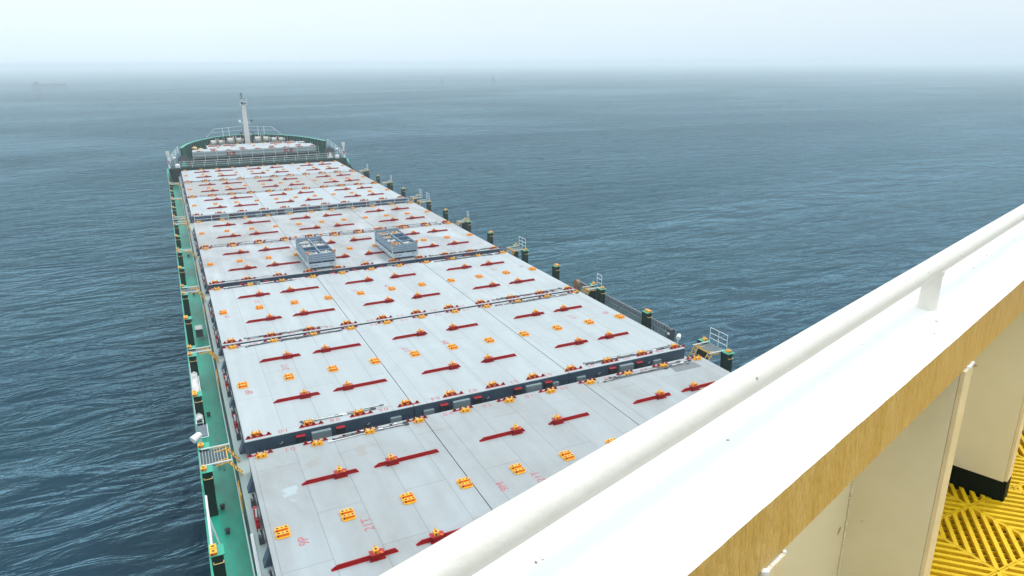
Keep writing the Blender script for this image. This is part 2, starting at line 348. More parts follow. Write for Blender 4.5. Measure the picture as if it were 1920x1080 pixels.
# bays: aft socket row, mid row, fore socket row, cover aft edge, cover fore edge
BAYS = [dict(a=18.60, m=24.70, f=30.84, y0=18.15, y1=31.27),
        dict(a=33.07, m=39.19, f=45.30, y0=32.58, y1=45.74),
        dict(a=46.58, m=52.70, f=58.84, y0=46.08, y1=59.27),
        dict(a=60.97, m=67.05, f=73.20, y0=60.52, y1=73.62),
        dict(a=74.37, m=80.54, f=86.71, y0=73.95, y1=87.15),
        dict(a=91.55, m=97.75, f=103.90, y0=90.95, y1=104.25),
        dict(a=105.10, m=111.25, f=117.60, y0=104.62, y1=118.10),
        dict(a=119.35, m=125.65, f=131.75, y0=118.50, y1=132.25)]
DECK = -2.3; STRIP = -0.9
ship = thing('cargo_ship', 'long green container ship hull seen from its bridge wing looking towards the bow', 'ship')
b = MB()
sec = [(-40, 15.3), (0, 15.3), (126, 15.3), (133.6, 15.1), (139.5, 12.75), (146, 11.3), (151, 9.9), (156.5, 7.0), (160.6, 3.4), (162, 0)]
def hullside(zf, inset=0):
    return [(-xw, y) for y, xw in sec] + [(xw, y) for y, xw in sec[::-1][1:]]
top = [(-x, y) for y, x in [(-40,15.3),(0,15.3),(126,15.3),(133.5,15.15)]]
def ring(k): 
    return [( -xw*k, y) for y, xw in sec] + [(xw*k, y) for y, xw in sec[::-1][1:]]
upz = {**{y: DECK+0.12 for y, _ in sec}}
def ztop(y): return DECK+0.03 if y < 132 else 0.33
rp = ring(1.0); n = len(rp)
secx = []
pts = [(x, y, ztop(y)) for x, y in rp] + [(x*(1.0 if y < 120 else 0.72), y if y < 150 else y-3, SEA-2) for x, y in rp]
b.poly(pts, [(i, i+1, n+i+1, n+i) for i in range(n-1)], 'hull_dark')
b.build('hull', ship)
b = MB(); b.poly([(-15.24,-30,DECK),(15.24,-30,DECK),(15.24,133.5,DECK),(-15.24,133.5,DECK)], [(0,1,2,3)], 'deck_green'); b.build('main_deck', ship)
b = MB()                                                 # gunwale bars
for s in (-1, 1): b.box(min(s*15.33, s*15.23), max(s*15.33, s*15.23), -30, 133, DECK-0.05, DECK+0.10, 'top_green')
b.build('deck_edge_bar', ship)
for y0, y1 in ((10, 31.15), (32.7, 59.15), (60.65, 87.0), (91.1, 132.1)):
    b = MB(); b.box(-13.0, 13.0, y0, y1, DECK+0.002, STRIP-0.06, 'side_shade_grey')
    y = y0+0.8
    while y < y1-0.3:                                    # coaming stays under the side strip
        for s in (-1, 1): b.prism([(s*13.0, DECK+0.01), (s*13.5, STRIP-0.06), (s*13.0, STRIP-0.06)], 'y', y, y+0.03, 'walk_grey')
        y += 1.9
    b.build('hatch_coaming', ship)
for s in (-1, 1):
    b = MB(); b.box(min(s*12.99, s*13.66), max(s*12.99, s*13.66), 10, 132.2, STRIP-0.055, STRIP, 'walk_grey'); b.build('coaming_walkway', ship)
    b = MB(); b.box(min(s*13.68, s*13.72), max(s*13.68, s*13.72), 10, 132.2, STRIP-0.12, STRIP+0.0, 'black')
    b.path([(s*13.78, 10, DECK+0.5), (s*13.78, 132, DECK+0.5)], 0.035, 'rail_white', 6)
    b.path([(s*13.8, 10, DECK+0.2), (s*13.8, 132, DECK+0.2)], 0.05, 'deck_green', 6); b.build('deck_pipe', ship)
# cross deck walkway in the wide gap (fifth / sixth bay) and closed cross decks elsewhere
b = MB(); b.box(-13.0, 13.0, 87.2, 90.9, STRIP-0.1, STRIP-0.03, 'grate_grey'); b.build('cross_walkway', ship)
for y0, y1 in ((31.3, 32.6), (59.3, 60.5)):
    b = MB(); b.box(-13.0, 13.0, y0, y1, DECK+0.003, DECK+0.4, 'upright_shade_green'); b.build('cross_deck', ship)
# red text block stencilled on the green deck
for i, x in enumerate((-14.50, -14.28, -14.10)):
    pass
# forecastle
FZ = 0.33; FY = 133.4
b = MB(); b.box(-15.1, 15.1, FY, FY+0.1, DECK, FZ-0.004, 'upright_shade_green')
b.box(-15.1, 15.1, FY-0.12, FY, FZ-0.2, FZ-0.005, 'upright_shade_green')
for x in (-14, -10.5, -7, -3.5, 0, 3.5, 7, 10.5, 14): b.box(x, x+0.05, FY-0.25, FY-0.001, DECK, FZ-0.21, 'upright_shade_green')
b.build('forecastle_bulkhead', ship)
b = MB(); o = [(x, y) for x, y in rp if y >= 133.4]; o = [(-15.1, FY-0.12)]+o+[(15.1, FY-0.12)]
b.poly([(x*0.995, y, FZ) for x, y in o], [tuple(range(len(o)))[::-1]], 'fore_deck'); b.build('forecastle_deck', ship)
for s in (-1, 1):                                       # waist plating sloping down from the forecastle
    b = MB(); b.prism([(129.2, DECK), (FY+0.6, DECK), (FY+0.6, FZ), (FY-0.2, FZ), (132.0, -0.4), (130.2, -1.6)][::s], 'x', s*15.16 if s < 0 else 15.1, -15.1 if s < 0 else 15.16, 'hull_green')
    b.prism([(FY-0.25, FZ+0.0), (FY-0.25, FZ+0.05), (132.0, -0.35), (130.1, -1.55), (130.1, -1.6), (132.0, -0.4)], 'x', -15.32 if s < 0 else 15.0, -15.0 if s < 0 else 15.32, 'top_green')
    b.build('waist_plate', ship)
# bow bulwark: curved plate with cap rail and brackets
BT = 3.0
bw = [(-12.75, 139.6), (-12.2, 143.0), (-11.4, 146.6), (-10.4, 149.6), (-9.2, 152.3), (-7.6, 155.2), (-5.9, 157.6), (-4.1, 159.3), (-2.0, 160.4), (0, 160.75)]
bw = bw + [(-x, y) for x, y in bw[::-1][1:]]
b = MB()
n = len(bw)
inn = []
for i, (x, y) in enumerate(bw):
    a = Vector(bw[max(i-1, 0)]); c = Vector(bw[min(i+1, n-1)]); d = (c-a).normalized(); inn.append(Vector((x, y)) + Vector((d.y, -d.x))*1.0)
nrm = [(v - Vector(p)) for v, p in zip(inn, bw)]
o1 = [(x, y, FZ) for x, y in bw]; o2 = [(x, y, BT) for x, y in bw]; o3 = [(x+nv.x*0.04, y+nv.y*0.04, BT) for (x, y), nv in zip(bw, nrm)]; o4 = [(x+nv.x*0.04, y+nv.y*0.04, FZ) for (x, y), nv in zip(bw, nrm)]
b.poly(o1+o2, [(i, i+1, n+i+1, n+i) for i in range(n-1)], 'hull_green')
b.poly(o3+o4, [(i, i+1, n+i+1, n+i) for i in range(n-1)], 'upright_shade_green')
for e in (0, n-1): b.poly([o1[e], o2[e], o3[e], o4[e]], [(0,1,2,3)], 'hull_green')
bul = b.build('bow_bulwark', ship)
b = MB()
ca = [(x-nv.x*0.12, y-nv.y*0.12, BT+0.07) for (x, y), nv in zip(bw, nrm)]; cb = [(x+nv.x*0.38, y+nv.y*0.38, BT+0.07) for (x, y), nv in zip(bw, nrm)]
cc = [(p[0], p[1], BT+0.002) for p in ca]; cd_ = [(p[0], p[1], BT+0.002) for p in cb]
for A, B2 in ((ca, cb), (cb, cd_), (cd_, cc), (cc, ca)): b.poly(A+B2, [(i, i+1, n+i+1, n+i) for i in range(n-1)], 'top_green')
for e in (0, n-1): b.poly([ca[e], cb[e], cd_[e], cc[e]], [(0,1,2,3)], 'top_green')
b.build('cap_rail', bul)
def along(poly, step):
    out = []; acc = 0; nxt = step/2
    for p, q in zip(poly, poly[1:]):
        p, q = Vector(p), Vector(q); l = (q-p).length
        while nxt <= acc+l:
            tt = (nxt-acc)/l; d = (q-p)/l; out.append((p+(q-p)*tt, Vector((d.y, -d.x)))); nxt += step
        acc += l
    return out
for p, nv in along(bw, 1.05):                           # one bracket each
    b = MB(); a = p + nv*0.05
    t2 = Vector((-nv.y, nv.x))*0.025
    q0, q1, q2 = a, a+nv*0.16, a+nv*0.5
    for sgn in (1,):
        P = [(q0+t2, BT), (q1+t2, BT), (q2+t2, FZ), (q0+t2, FZ), (q0-t2, BT), (q1-t2, BT), (q2-t2, FZ), (q0-t2, FZ)]
        b.poly([(v.x, v.y, z) for v, z in P], [(0,1,2,3),(7,6,5,4),(0,4,5,1),(1,5,6,2),(2,6,7,3)], 'upright_shade_green')
    b.obox((q1.x, q1.y, BT), (q2.x, q2.y, FZ), .07, .05, 'top_green')
    b.build('bracket', bul)

# ------------------------------------------------------------------ hatch covers
ck = [cover_mat('cover_near', (0.35, 0.385, 0.40), 0.85, (0.28, 0.285, 0.275), 1, stain=((-11.9, 27.4, .75, (0.40, 0.47, 0.50)), (-8.3, 29.3, .9, (0.30, 0.29, 0.27)), (-10.6, 29.2, .8, (0.30, 0.29, 0.275)))),
      cover_mat('cover_second', (0.41, 0.45, 0.465), 0.55, (0.33, 0.36, 0.365), 2),
      cover_mat('cover_third', (0.42, 0.46, 0.475), 0.6, (0.33, 0.35, 0.355), 3),
      cover_mat('cover_fourth', (0.43, 0.465, 0.49), 0.95, (0.28, 0.275, 0.265), 4),
      cover_mat('cover_fifth', (0.41, 0.435, 0.45), 0.95, (0.27, 0.262, 0.25), 5),
      cover_mat('cover_sixth', (0.41, 0.455, 0.475), 0.6, (0.32, 0.34, 0.35), 6),
      cover_mat('cover_seventh', (0.345, 0.345, 0.34), 0.6, (0.28, 0.27, 0.26), 7),
      cover_mat('cover_eighth', (0.40, 0.445, 0.47), 0.55, (0.32, 0.34, 0.35), 8)]
CNAMES = ['cover_near','cover_second','cover_third','cover_fourth','cover_fifth','cover_sixth','cover_seventh','cover_eighth']

def sock_mid():
    b = MB()
    b.prism([(-.27,-.30),(-.21,-.38),(.21,-.38),(.27,-.30),(.27,.30),(.21,.38),(-.21,.38),(-.27,.30)], 'z', 0.004, 0.03, 'yellow')
    for y in (-.19, .15):
        b.cbox((0, y, .03), (.46, .19, .11), 'yellow', top='yellow', aft='orange')
        for x, wx in ((-.16, .085), (0, .05), (.16, .085)): b.cbox((x, y, .14), (wx, .085, .003), 'black')
        b.cbox((-.19, y-.097, .035), (.05, .004, .09), 'black')
    return b
def sock_end(sgn):
    """sgn +1: row at a cover's fore edge, -1: at its aft edge"""
    b = MB()
    b.prism([(-.25,-.15),(.25,-.15),(.25,.14),(-.25,.14)], 'z', 0.004, 0.03, 'yellow')
    b.cbox((0, -.04, .03), (.44, .16, .13), 'yellow', top='yellow', aft='yellow' if sgn > 0 else 'orange')
    for x in (-.17, 0.02, .17): b.cbox((x, -.04, .16), (.065, .08, .003), 'black')
    b.cbox((-.17, -.124, .04), (.045, .008, .10), 'black')
    b.cbox((.06, -.124, .04), (.03, .008, .10), 'black')
    for x in (-.14, .15):                                # raised lock cones
        b.tube((x, .07, .03), (x, .07, .17), .03, 'orange', 6); b.tube((x, .07, .17), (x+.01, .09, .25), .042, 'cream', 6, .012)
    return b
def lash_plate(sgn):
    b = MB(); dy = .24*sgn
    offs = (-.50, -.16, .14, .40) if sgn > 0 else (-.38, -.10, .20, .56)
    b.box(offs[0]-.13, offs[-1]+.13, dy-.06, dy+.05, .003, .02, 'red')
    for x in offs:
        y = dy
        b.prism([(x-.11, .02), (x+.11, .02), (x+.03, .145), (x-.03, .145)], 'y', y-.02, y+.02, 'maroon')
        b.cbox((x, y-.022, .06), (.07, .004, .05), 'black')
        b.cbox((x, y+.022, .06), (.07, .004, .05), 'black')
    return b
def bar(length):
    b = MB(); h = length/2
    # tapered upstand with sloping ends
    P = [(-h,-.05,.004),(h,-.05,.004),(h,.06,.004),(-h,.06,.004),(-h+.24,-.015,.165),(h-.12,-.015,.165),(h-.12,.02,.165),(-h+.24,.02,.165)]
    b.poly(P, [(3,2,1,0),(1,2,6,5),(2,3,7,6),(3,0,4,7)], 'maroon'); b.poly(P, [(0,1,5,4)], 'maroon'); b.poly(P, [(4,5,6,7)], 'red')
    b.box(-h, h, -.075, -.051, .003, .010, 'red')
    return b
def bar_sock():
    b = MB()
    b.prism([(-.24,-.10),(-.17,-.17),(.24,-.17),(.31,-.09),(.31,.09),(.2,.14),(-.24,.14)], 'z', .215, .236, 'red')
    b.prism([(-.12,.004),(.16,.004),(.24,.215),(-.20,.215)], 'y', -.16, .12, 'maroon')
    b.prism([(-.26,.003),(.32,.003),(.32,.02),(-.26,.02)], 'y', -.22, -.05, 'maroon')
    b.cbox((0, -.03, .236), (.20, .22, .15), 'yellow', aft='orange'); b.cbox((0, -.03, .386), (.09, .09, .003), 'black')
    b.cbox((-.03, -.143, .26), (.04, .006, .08), 'black'); b.tube((.13, -.1, .25), (.18, -.2, .31), .025, 'yellow', 5)
    b.tube((-.02, .05, .38), (.02, .09, .48), .025, 'yellow', 5)
    return b
def first(builder, name, loc, parent, cache, key):
    if key in cache: return dup(cache[key], parent, loc)
    cache[key] = builder().build(name, parent); cache[key].location = loc
    return cache[key]
cache = {}
SIDES = [('port', -13.16, -4.765, range(0, 4), 'left'), ('centre', -4.705, 4.645, range(4, 7), 'middle'), ('starboard', 4.705, 13.08, range(7, 11), 'right')]
NUMS = ['10', '08', '06', '04', '02', '01', '03', '05', '07', '09']
BARS = {'port': [(-10.13, 2.47, 0.40), (-6.66, 3.07, -0.75)], 'centre': [(-1.87, 2.43, 0.70), (1.84, 2.38, -0.72)], 'starboard': [(6.96, 2.45, 0.48), (10.12, 2.42, -0.40)]}
DESC = ['pale grey', 'clean white', 'clean white', 'scuffed', 'scuffed', 'bluish', 'dull brownish', 'bluish']
WHERE = ['in the nearest row, partly behind the rail', 'second row, just past the wide dark gap', 'third row, just short of the two metal racks', 'fourth row, level with the two metal racks', 'fifth row, just short of the long railing', 'sixth row, just beyond the long railing', 'seventh row, dullest one near the bow', 'eighth row, against the green forecastle']
for bi, B in enumerate(BAYS):
    for side, x0, x1, idx, lr in SIDES:
        hc = thing('hatch_cover', f'{DESC[bi]} {lr} hatch cover panel, {WHERE[bi]}', 'hatch cover', ((x0+x1)/2, (B['y0']+B['y1'])/2, 0), 'steel hatch covers over the holds')
        ox, oy = hc.location.x, hc.location.y
        b = MB(); b.box(x0-ox, x1-ox, B['y0']-oy, B['y1']-oy, -0.86, -0.16, 'side_shade_grey')
        b.build('skirt', hc)
        b = MB(); b.box(x0-ox-.02, x1-ox+.005, B['y0']-oy-.02, B['y1']-oy+.02, -0.158, 0, 'side_shade_grey', top=CNAMES[bi])
        b.box(x0-ox-.02, x1-ox+.005, B['y0']-oy-.023, B['y0']-oy-.0202, -0.03, 0, CNAMES[bi])
        b.build('cover_plate', hc, bevel=0.008)
        for i in idx:
            X = ROWX[i]-ox
            first(sock_mid, 'container_socket', (X, B['m']-oy, 0), hc, cache, 'mid')
            if bi < 8:
                first(lambda: sock_end(1), 'container_socket', (X, B['f']-oy, 0), hc, cache, 'fore')
                first(lambda: lash_plate(1), 'lashing_plate', (X, B['f']-oy, 0), hc, cache, 'lf')
            if bi > 0:
                first(lambda: sock_end(-1), 'container_socket', (X, B['a']-oy, 0), hc, cache, 'aft')
                first(lambda: lash_plate(-1), 'lashing_plate', (X, B['a']-oy, 0), hc, cache, 'la')
        for bx, ln_, lk in BARS[side]:
            for yy in (B['m']-2.98, B['m']+2.98):
                first(lambda: bar(ln_), 'guide_bar', (bx-ox, yy-oy, 0), hc, cache, ('bar', ln_))
                first(bar_sock, 'lock_socket', (bx+lk-ox, yy-oy, 0), hc, cache, 'bs')
        if bi < 3:
            rows = {'port': (0,1,2), 'centre': (3,4,5,6), 'starboard': (7,8,9)}[side]
            for r_ in rows:
                X = ROWX[r_] + (1.26 if r_ not in (3, 6) else (1.6 if r_ == 3 else 0.9)) - ox
                text(NUMS[r_], X, B['y1']-.33-oy, .004, .46, 0, hc, spacing=1.25)
                if bi > 0: text(NUMS[r_], X, B['y0']+.33-oy, .004, .46, math.pi, hc, spacing=1.25)
            lab = {0: '9', 1: '8', 2: '7'}[bi] + {'port': 'P', 'centre': 'M', 'starboard': 'S'}[side]
            off = {'port': ((-11.94 if bi == 0 else -12.35), (-0.87 if bi == 0 else -1.0)), 'centre': ((-3.65, -0.9) if bi == 0 else (-0.1, 1.0)), 'starboard': (12.2, 1.2)}[side]
            text(lab, off[0]-ox, B['m']+off[1]-oy, .004, .54, math.pi/2, hc)
            off = {'port': ((-9.5, -0.93) if bi == 0 else (-10.05, 1.6)), 'centre': ((-1.95, -0.9) if bi == 0 else (-2.75, 0.95)), 'starboard': (9.6, 1.5)}[side]
            text('21T', off[0]-ox, B['m']+off[1]-oy, .004, .54, math.pi/2, hc)
        if bi in (1, 3, 5, 6, 7):                        # fittings on the exposed aft face
            yy = B['y0']-oy
            c0 = {'port': -9.6, 'centre': -2.1, 'starboard': 8.6}[side]
            cs = [c0] + ([2.3] if side == 'centre' else [])
            for c in cs:
                b = MB(); b.box(c-.48-ox, c+.48-ox, yy-.22, yy-.003, -.80, -.20, 'pad_grey'); b.build('bearing_box', hc, bevel=.01)
                for dx in (-1.0, .95):
                    b = MB(); b.box(c+dx-.22-ox, c+dx+.22-ox, yy-.25, yy-.003, -.82, -.22, 'black', top='red'); b.build('stopper_block', hc)
            for c in ([x1-1.0] if side == 'port' else [x0+.75, x1-1.0] if side == 'centre' else [x0+.75, 10.9]):
                b = MB(); b.box(c-.28-ox, c+.28-ox, yy-.18, yy-.003, -.84, -.36, 'pad_grey'); b.build('bearing_box', hc, bevel=.01)
            for c in ([-11.6, -7.3] if side == 'port' else [-3.2, -.6, 3.6] if side == 'centre' else [6.6, 10.2]):
                b = MB(); b.cbox((c-ox, yy-.08, -.72), (.12, .14, .3), 'steel_dark'); b.tube((c-ox, yy-.1, -.5), (c+.12-ox, yy-.16, -.34), .04, 'alu', 6); b.build('cleat', hc)
        if side != 'centre':                             # side cleats, red jack boxes and brackets outboard
            s = -1 if side == 'port' else 1; xe = x0 if s < 0 else x1
            k = B['y0']+0.8
            j = 0
            while k < B['y1']-0.6:
                b = MB(); X = xe + s*.17 - ox; Y = k-oy
                if j % 4 == 2:
                    b.prism([(Y-.6, -.895), (Y+.55, -.895), (Y+.5, -.40), (Y-.1, -.45), (Y-.5, -.66)], 'x', X-.09, X+.07, 'maroon'); b.cbox((X-.01, Y+.35, -.40), (.15, .26, .05), 'red'); b.cbox((X-.01, Y-.25, -.56), (.13, .2, .06), 'red')
                    b.tube((X-.02, Y-.3, -.4), (X, Y, -.2), .05, 'alu', 6)
                    b.build('stopper_block', hc)
                elif j % 4 == 0:
                    b.prism([(X+s*.12, -.89), (X-s*.14, -.89), (X-s*.14, -.3)], 'y', Y-.25, Y+.25, 'side_shade_grey'); b.build('support_bracket', hc)
                else:
                    b.cbox((X, Y, -.895), (.2, .26, .34), 'steel_dark'); b.cbox((X-.02*s, Y+.2, -.7), (.12, .14, .3), 'steel_dark'); b.tube((X, Y, -.55), (X+s*.05, Y+.2, -.4), .035, 'alu', 6); b.build('cleat', hc)
                k += 1.35; j += 1
# ribbed non-slip patch painted on the nearest right panel
b = MB()
for i in range(13):
    x = 10.25 + i*0.0
for i in range(9):
    y = 29.90 + i*.115; xr = 12.15 - max(0, (i-4.5))**2*.03
    b.box(10.30+i*.02, xr, y, y+.075, .003, .012, 'rod_grey')
pt = b.build('ribbed_mat'); tag(pt, 'small grey ribbed mat lying on the nearest right hatch cover', 'mat')

# ------------------------------------------------------------------ container support posts along both sides
posts = []
for bi, B in enumerate(BAYS[:7]): posts.append((B['m'], 'mid', bi))
def gappost(y, k, bi): posts.append((y, k, bi))
for bi, B in enumerate(BAYS[:7]):
    gappost(B['f'], 'fore', bi)
    if bi > 0: gappost(B['a'], 'aft', bi)
gappost(BAYS[7]['a'], 'aft', 7)
def post_parts(root, s, double):
    b = MB(); L2 = .34 if double else .32
    # body: slab tapering out below the head
    x0, x1 = (-15.2, -14.74) if s < 0 else (14.74, 15.2)
    b.box(x0+.02, x1-.02, -L2+.06, L2-.06, DECK, -.03, 'post_shade_green')
    if s > 0: b.poly([(14.75, L2-.06, DECK), (15.2, L2-.06, DECK), (15.2, L2-.06, -.5), (15.2, L2+.0, -.03), (14.75, L2+.0, -.03)], [(0,1,2,3,4)], 'post_shade_green')
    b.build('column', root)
    b = MB(); b.box(x0-(.0 if s < 0 else 0), x1+(.03 if s < 0 else .12), -L2, L2, -.029, 0, 'post_shade_green', top='top_green'); b.build('head_plate', root)
    b = MB(); cx = -15.1+.02 if s < 0 else 15.08
    for y in ((-.15, .15) if double else (0,)):
        b.cbox((cx, y, .005), (.24, .27, .12), 'yellow', aft='orange'); b.cbox((cx, y, .126), (.09, .09, .004), 'black'); b.cbox((cx-.05, y-.137, .03), (.05, .004, .07), 'black')
        if not double: b.tube((cx-.05, y+.05, .12), (cx-.03, y+.08, .26), .04, 'cream', 6, .015); b.tube((cx+.07, y+.02, .12), (cx+.08, y+.05, .22), .03, 'cream', 6, .015)
    b.build('container_socket', root)
    b = MB(); xx = (x0+x1)/2+.02
    b.path([(xx-.17, -L2+.06, -.28), (xx-.17, -L2-.03, -.32), (xx+.17, -L2-.03, -.32), (xx+.17, -L2+.06, -.28)], .018, 'cream', 6); b.build('grab_handle', root)
for s in (-1, 1):
    done = {}
    sn = 'left' if s < 0 else 'right'
    for y, k, bi in sorted(posts):
        pos = {'mid': f'halfway along the {ORD[bi]} cover', 'fore': f'at the far end of the {ORD[bi]} cover', 'aft': f'at the near end of the {ORD[bi]} cover'}[k]
        p = thing('container_support_post', f'dark green post on the {sn} ship side {pos}', 'post', (0, y, 0), f'container support posts along the {sn} side')
        dbl = k == 'mid'
        if dbl in done:
            for ch in done[dbl].children: c = ch.copy(); C.objects.link(c); c.parent = p
        else:
            post_parts(p, s, dbl); done[dbl] = p

# ------------------------------------------------------------------ access platforms with ladders and rails
def platform(s, y0, y1, label, group, rail):
    """walkway plate between two posts, yellow ladders down to the coaming walkway"""
    p = thing('access_platform', label, 'platform', (0, (y0+y1)/2, 0), group)
    h = (y1-y0)/2; xa, xb = (15.18, 14.05)
    b = MB(); z = -.10
    b.box(min(s*xa, s*xb), max(s*xa, s*xb), -h+.03, h-.03, z-.03, z-.02, 'grate_dark')
    nb = 9
    for i in range(nb+1):
        x = s*(xb + (xa-xb)*i/nb); b.box(x-.011, x+.011, -h+.02, h-.02, z-.02, z+.01, 'walk_grey')
    for i in range(14):
        y = -h+.05+(2*h-.1)*i/13; b.box(min(s*xa, s*xb), max(s*xa, s*xb), y-.012, y+.012, z-.02, z, 'grate_grey')
    b.build('grating', p)
    for yy in (-h, h):
        b = MB(); b.obox((s*15.1, yy, .0), (s*13.85, yy, .0), .05, .05, 'rail_white'); b.build('edge_bar', p)
        b = MB()
        for dy in (-.17, .17):
            yq = yy*0.82+dy
            b.obox((s*14.05, yq, -.06), (s*13.50, yq, STRIP+.01), .05, .04, 'rail_yellow')
            b.obox((s*14.6, yq, -.14), (s*14.05, yq, -.06), .05, .04, 'rail_yellow')
        for k in (.25, .55, .85): b.obox((s*(14.05-.55*k), yy*.82-.17, -.06-(.85*k)), (s*(14.05-.55*k), yy*.82+.17, -.06-(.85*k)), .05, .03, 'rail_yellow')
        b.build('ladder', p)
    b = MB(); b.obox((s*14.03, -h, -.1), (s*14.03, h, -.1), .04, .06, 'rail_yellow'); b.build('edge_beam', p)
    if rail:
        b = MB(); x = s*15.2
        ys = [-h, h] if rail == 'narrow' else [-h, 0, h]
        for yy in ys: b.tube((x, yy, -.1), (x, yy, .96), .018, 'rail_white', 6)
        for zz in (.26, .6, .96): b.tube((x, -h, zz), (x, h, zz), .018, 'rail_white', 6)
        b.build('railing', p)
    return p
gaps = [(0, 31.18, 32.75), (1, 45.62, 46.3), (2, 59.2, 60.6), (3, 73.52, 74.05), (4, 87.05, 88.3), (5, 90.0, 91.2), (6, 104.25, 104.8), (7, 118.0, 119.0)]
gname = ['beside the nearest gap between hatch covers', 'beside the narrow gap past the second hatch covers', 'beside the gap before the two metal racks', 'beside the narrow gap past the fourth hatch covers', 'at the near end of the long railed walkway', 'at the bow end of the long railed walkway', 'beside the narrow gap past the sixth hatch covers', 'next to the green forecastle side']
for s in (-1, 1):
    sn = 'left' if s < 0 else 'right'
    for g, y0, y1 in gaps:
        rail = 'wide' if s > 0 else ('wide' if g in (4, 5, 7) else None)
        if s > 0 and g in (1, 3, 6): rail = 'narrow'
        platform(s, y0, y1, f'grated platform on the {sn} ship side {gname[g]}', f'access platforms along the {sn} side', rail)

# long white railing across the walkway between fifth and sixth bays, and forecastle railings
def railing(name, pts, posts_every, h, rails, r, label, cat='railing', z0=0.0, mat='rail_white'):
    root = thing(name, label, cat, pts[0])
    o = Vector(pts[0])
    P = [Vector(p)-o for p in pts]
    for a, c in zip(P, P[1:]):
        l = (c-a).length; nn = max(1, round(l/posts_every))
        for i in range(nn+1):
            if i == nn and c is not P[-1]: continue
            q = a+(c-a)*i/nn; b = MB(); b.tube(q, q+Vector((0,0,h)), r*1.15, mat, 6); b.build('rail_post', root)
    for k in range(rails):
        zz = h*(k+1)/rails; b = MB()
        b.path([p+Vector((0,0,zz)) for p in P], r, mat, 6); b.build('rail', root)
    return root
railing('guard_rail', [(-12.95, 89.2, STRIP), (13.0, 89.2, STRIP)], 1.9, 1.15, 3, .028, 'long white guard rail crossing the ship between fifth and sixth rows of hatch covers')
railing('guard_rail', [(-13.2, FY+.05, FZ), (13.6, FY+.05, FZ)], 1.9, 1.05, 3, .024, 'white guard rail along the near edge of the forecastle above the dark green bulkhead')
railing('guard_rail', [(-10.9, 137.2, FZ+.1), (10.9, 137.2, FZ+.1)], 1.9, 1.9, 4, .020, 'white guard rail in front of the raised hatch cover at the bow')
railing('guard_rail', [(-14.95, FY+.1, FZ), (-14.6, 136.5, FZ+.5), (-13.1, 139.4, FZ+1.9)], 1.3, 1.1, 3, .03, 'white rail sloping up to the left end of the bow bulwark')
railing('guard_rail', [(14.95, FY+.1, FZ), (14.6, 136.5, FZ+.5), (13.1, 139.4, FZ+1.9)], 1.3, 1.1, 3, .03, 'white rail sloping up to the right end of the bow bulwark')
# tall white guard frames on the bulwark top beside the foremast
for s, nm in ((-1, 'left'), (1, 'right')):
    r_ = thing('bow_guard_frame', f'tall white tubular frame on the bow bulwark {nm} of the foremast', 'rail frame', (s*3.4, 159.6, BT))
    b = MB()
    b.path([(s*3.9, -.9, .05), (s*2.2, -.2, 1.5), (s*(-3.2), .9, 1.75)], .035, 'rail_white', 6)
    b.path([(s*2.9, -.5, .8), (s*(-3.2), .9, 1.0)], .025, 'rail_white', 6)
    b.build('top_tube', r_)
    for dx in (.7, -.5):
        b = MB(); b.tube((s*dx, .2, 1.6), (s*(dx-.2), -1.0, -2.6), .045, 'rail_white', 6); b.build('leg', r_)

# ------------------------------------------------------------------ raised hatch cover on the forecastle
hc = thing('hatch_cover', 'white raised hatch cover at the bow in front of the foremast and winches', 'hatch cover', (0, 144.5, 0), 'steel hatch covers over the holds')
IZ = 2.2
b = MB()
outl = [(-10.75, 139.3), (10.75, 139.3), (10.75, 144.6), (8.6, 145.2), (8.6, 149.6), (-8.0, 149.6), (-8.0, 143.6), (-10.75, 142.6)]
ol = [(x, y-144.5) for x, y in outl]
b.prism(ol, 'z', IZ-.9, IZ-.02, 'pad_grey'); b.build('skirt', hc)
b = MB(); b.prism([(x*1.003, y) for x, y in ol], 'z', IZ-.019, IZ+.04, 'cover_eighth'); b.build('cover_plate', hc)
b = MB(); b.prism([(x*.97, y*.97) for x, y in ol], 'z', FZ, IZ-.91, 'upright_shade_green'); b.build('coaming', hc)
for x in [-9.8 + 2.5*i for i in range(9)]:
    dup(cache['aft'], hc, (x, 139.6-144.5, IZ+.04)); dup(cache['la'], hc, (x, 139.6-144.5, IZ+.04))
    if -7.5 < x < 8: dup(cache['fore'], hc, (x, 149.2-144.5, IZ+.04))
for x in (-6.2, -3.7, 0.2, 4.2, 6.6): dup(cache['mid'], hc, (x, 144.6-144.5, IZ+.04))
for x, y, l in ((-6.6, 147.2, 2.47), (-4.0, 147.0, 2.47), (4.6, 147.2, 2.47), (7.2, 147.2, 2.47), (-7.3, 141.8, 2.38), (-2.3, 141.6, 2.38), (3.0, 141.8, 2.38), (7.9, 141.8, 2.38)):
    c = dup(cache[('bar', l)], hc, (x, y-144.5, IZ+.04))
    if y < 145: c.scale = (.45, 1, 1)
for x in (-4.9, 5.2):
    b = MB(); b.box(x-.3, x+.3, -5.45, -5.25, IZ-.8, IZ-.2, 'maroon'); b.build('stopper_block', hc)
    b = MB(); b.box(x+.7, x+1.2, -5.45, -5.25, IZ-.8, IZ-.2, 'maroon'); b.build('stopper_block', hc)

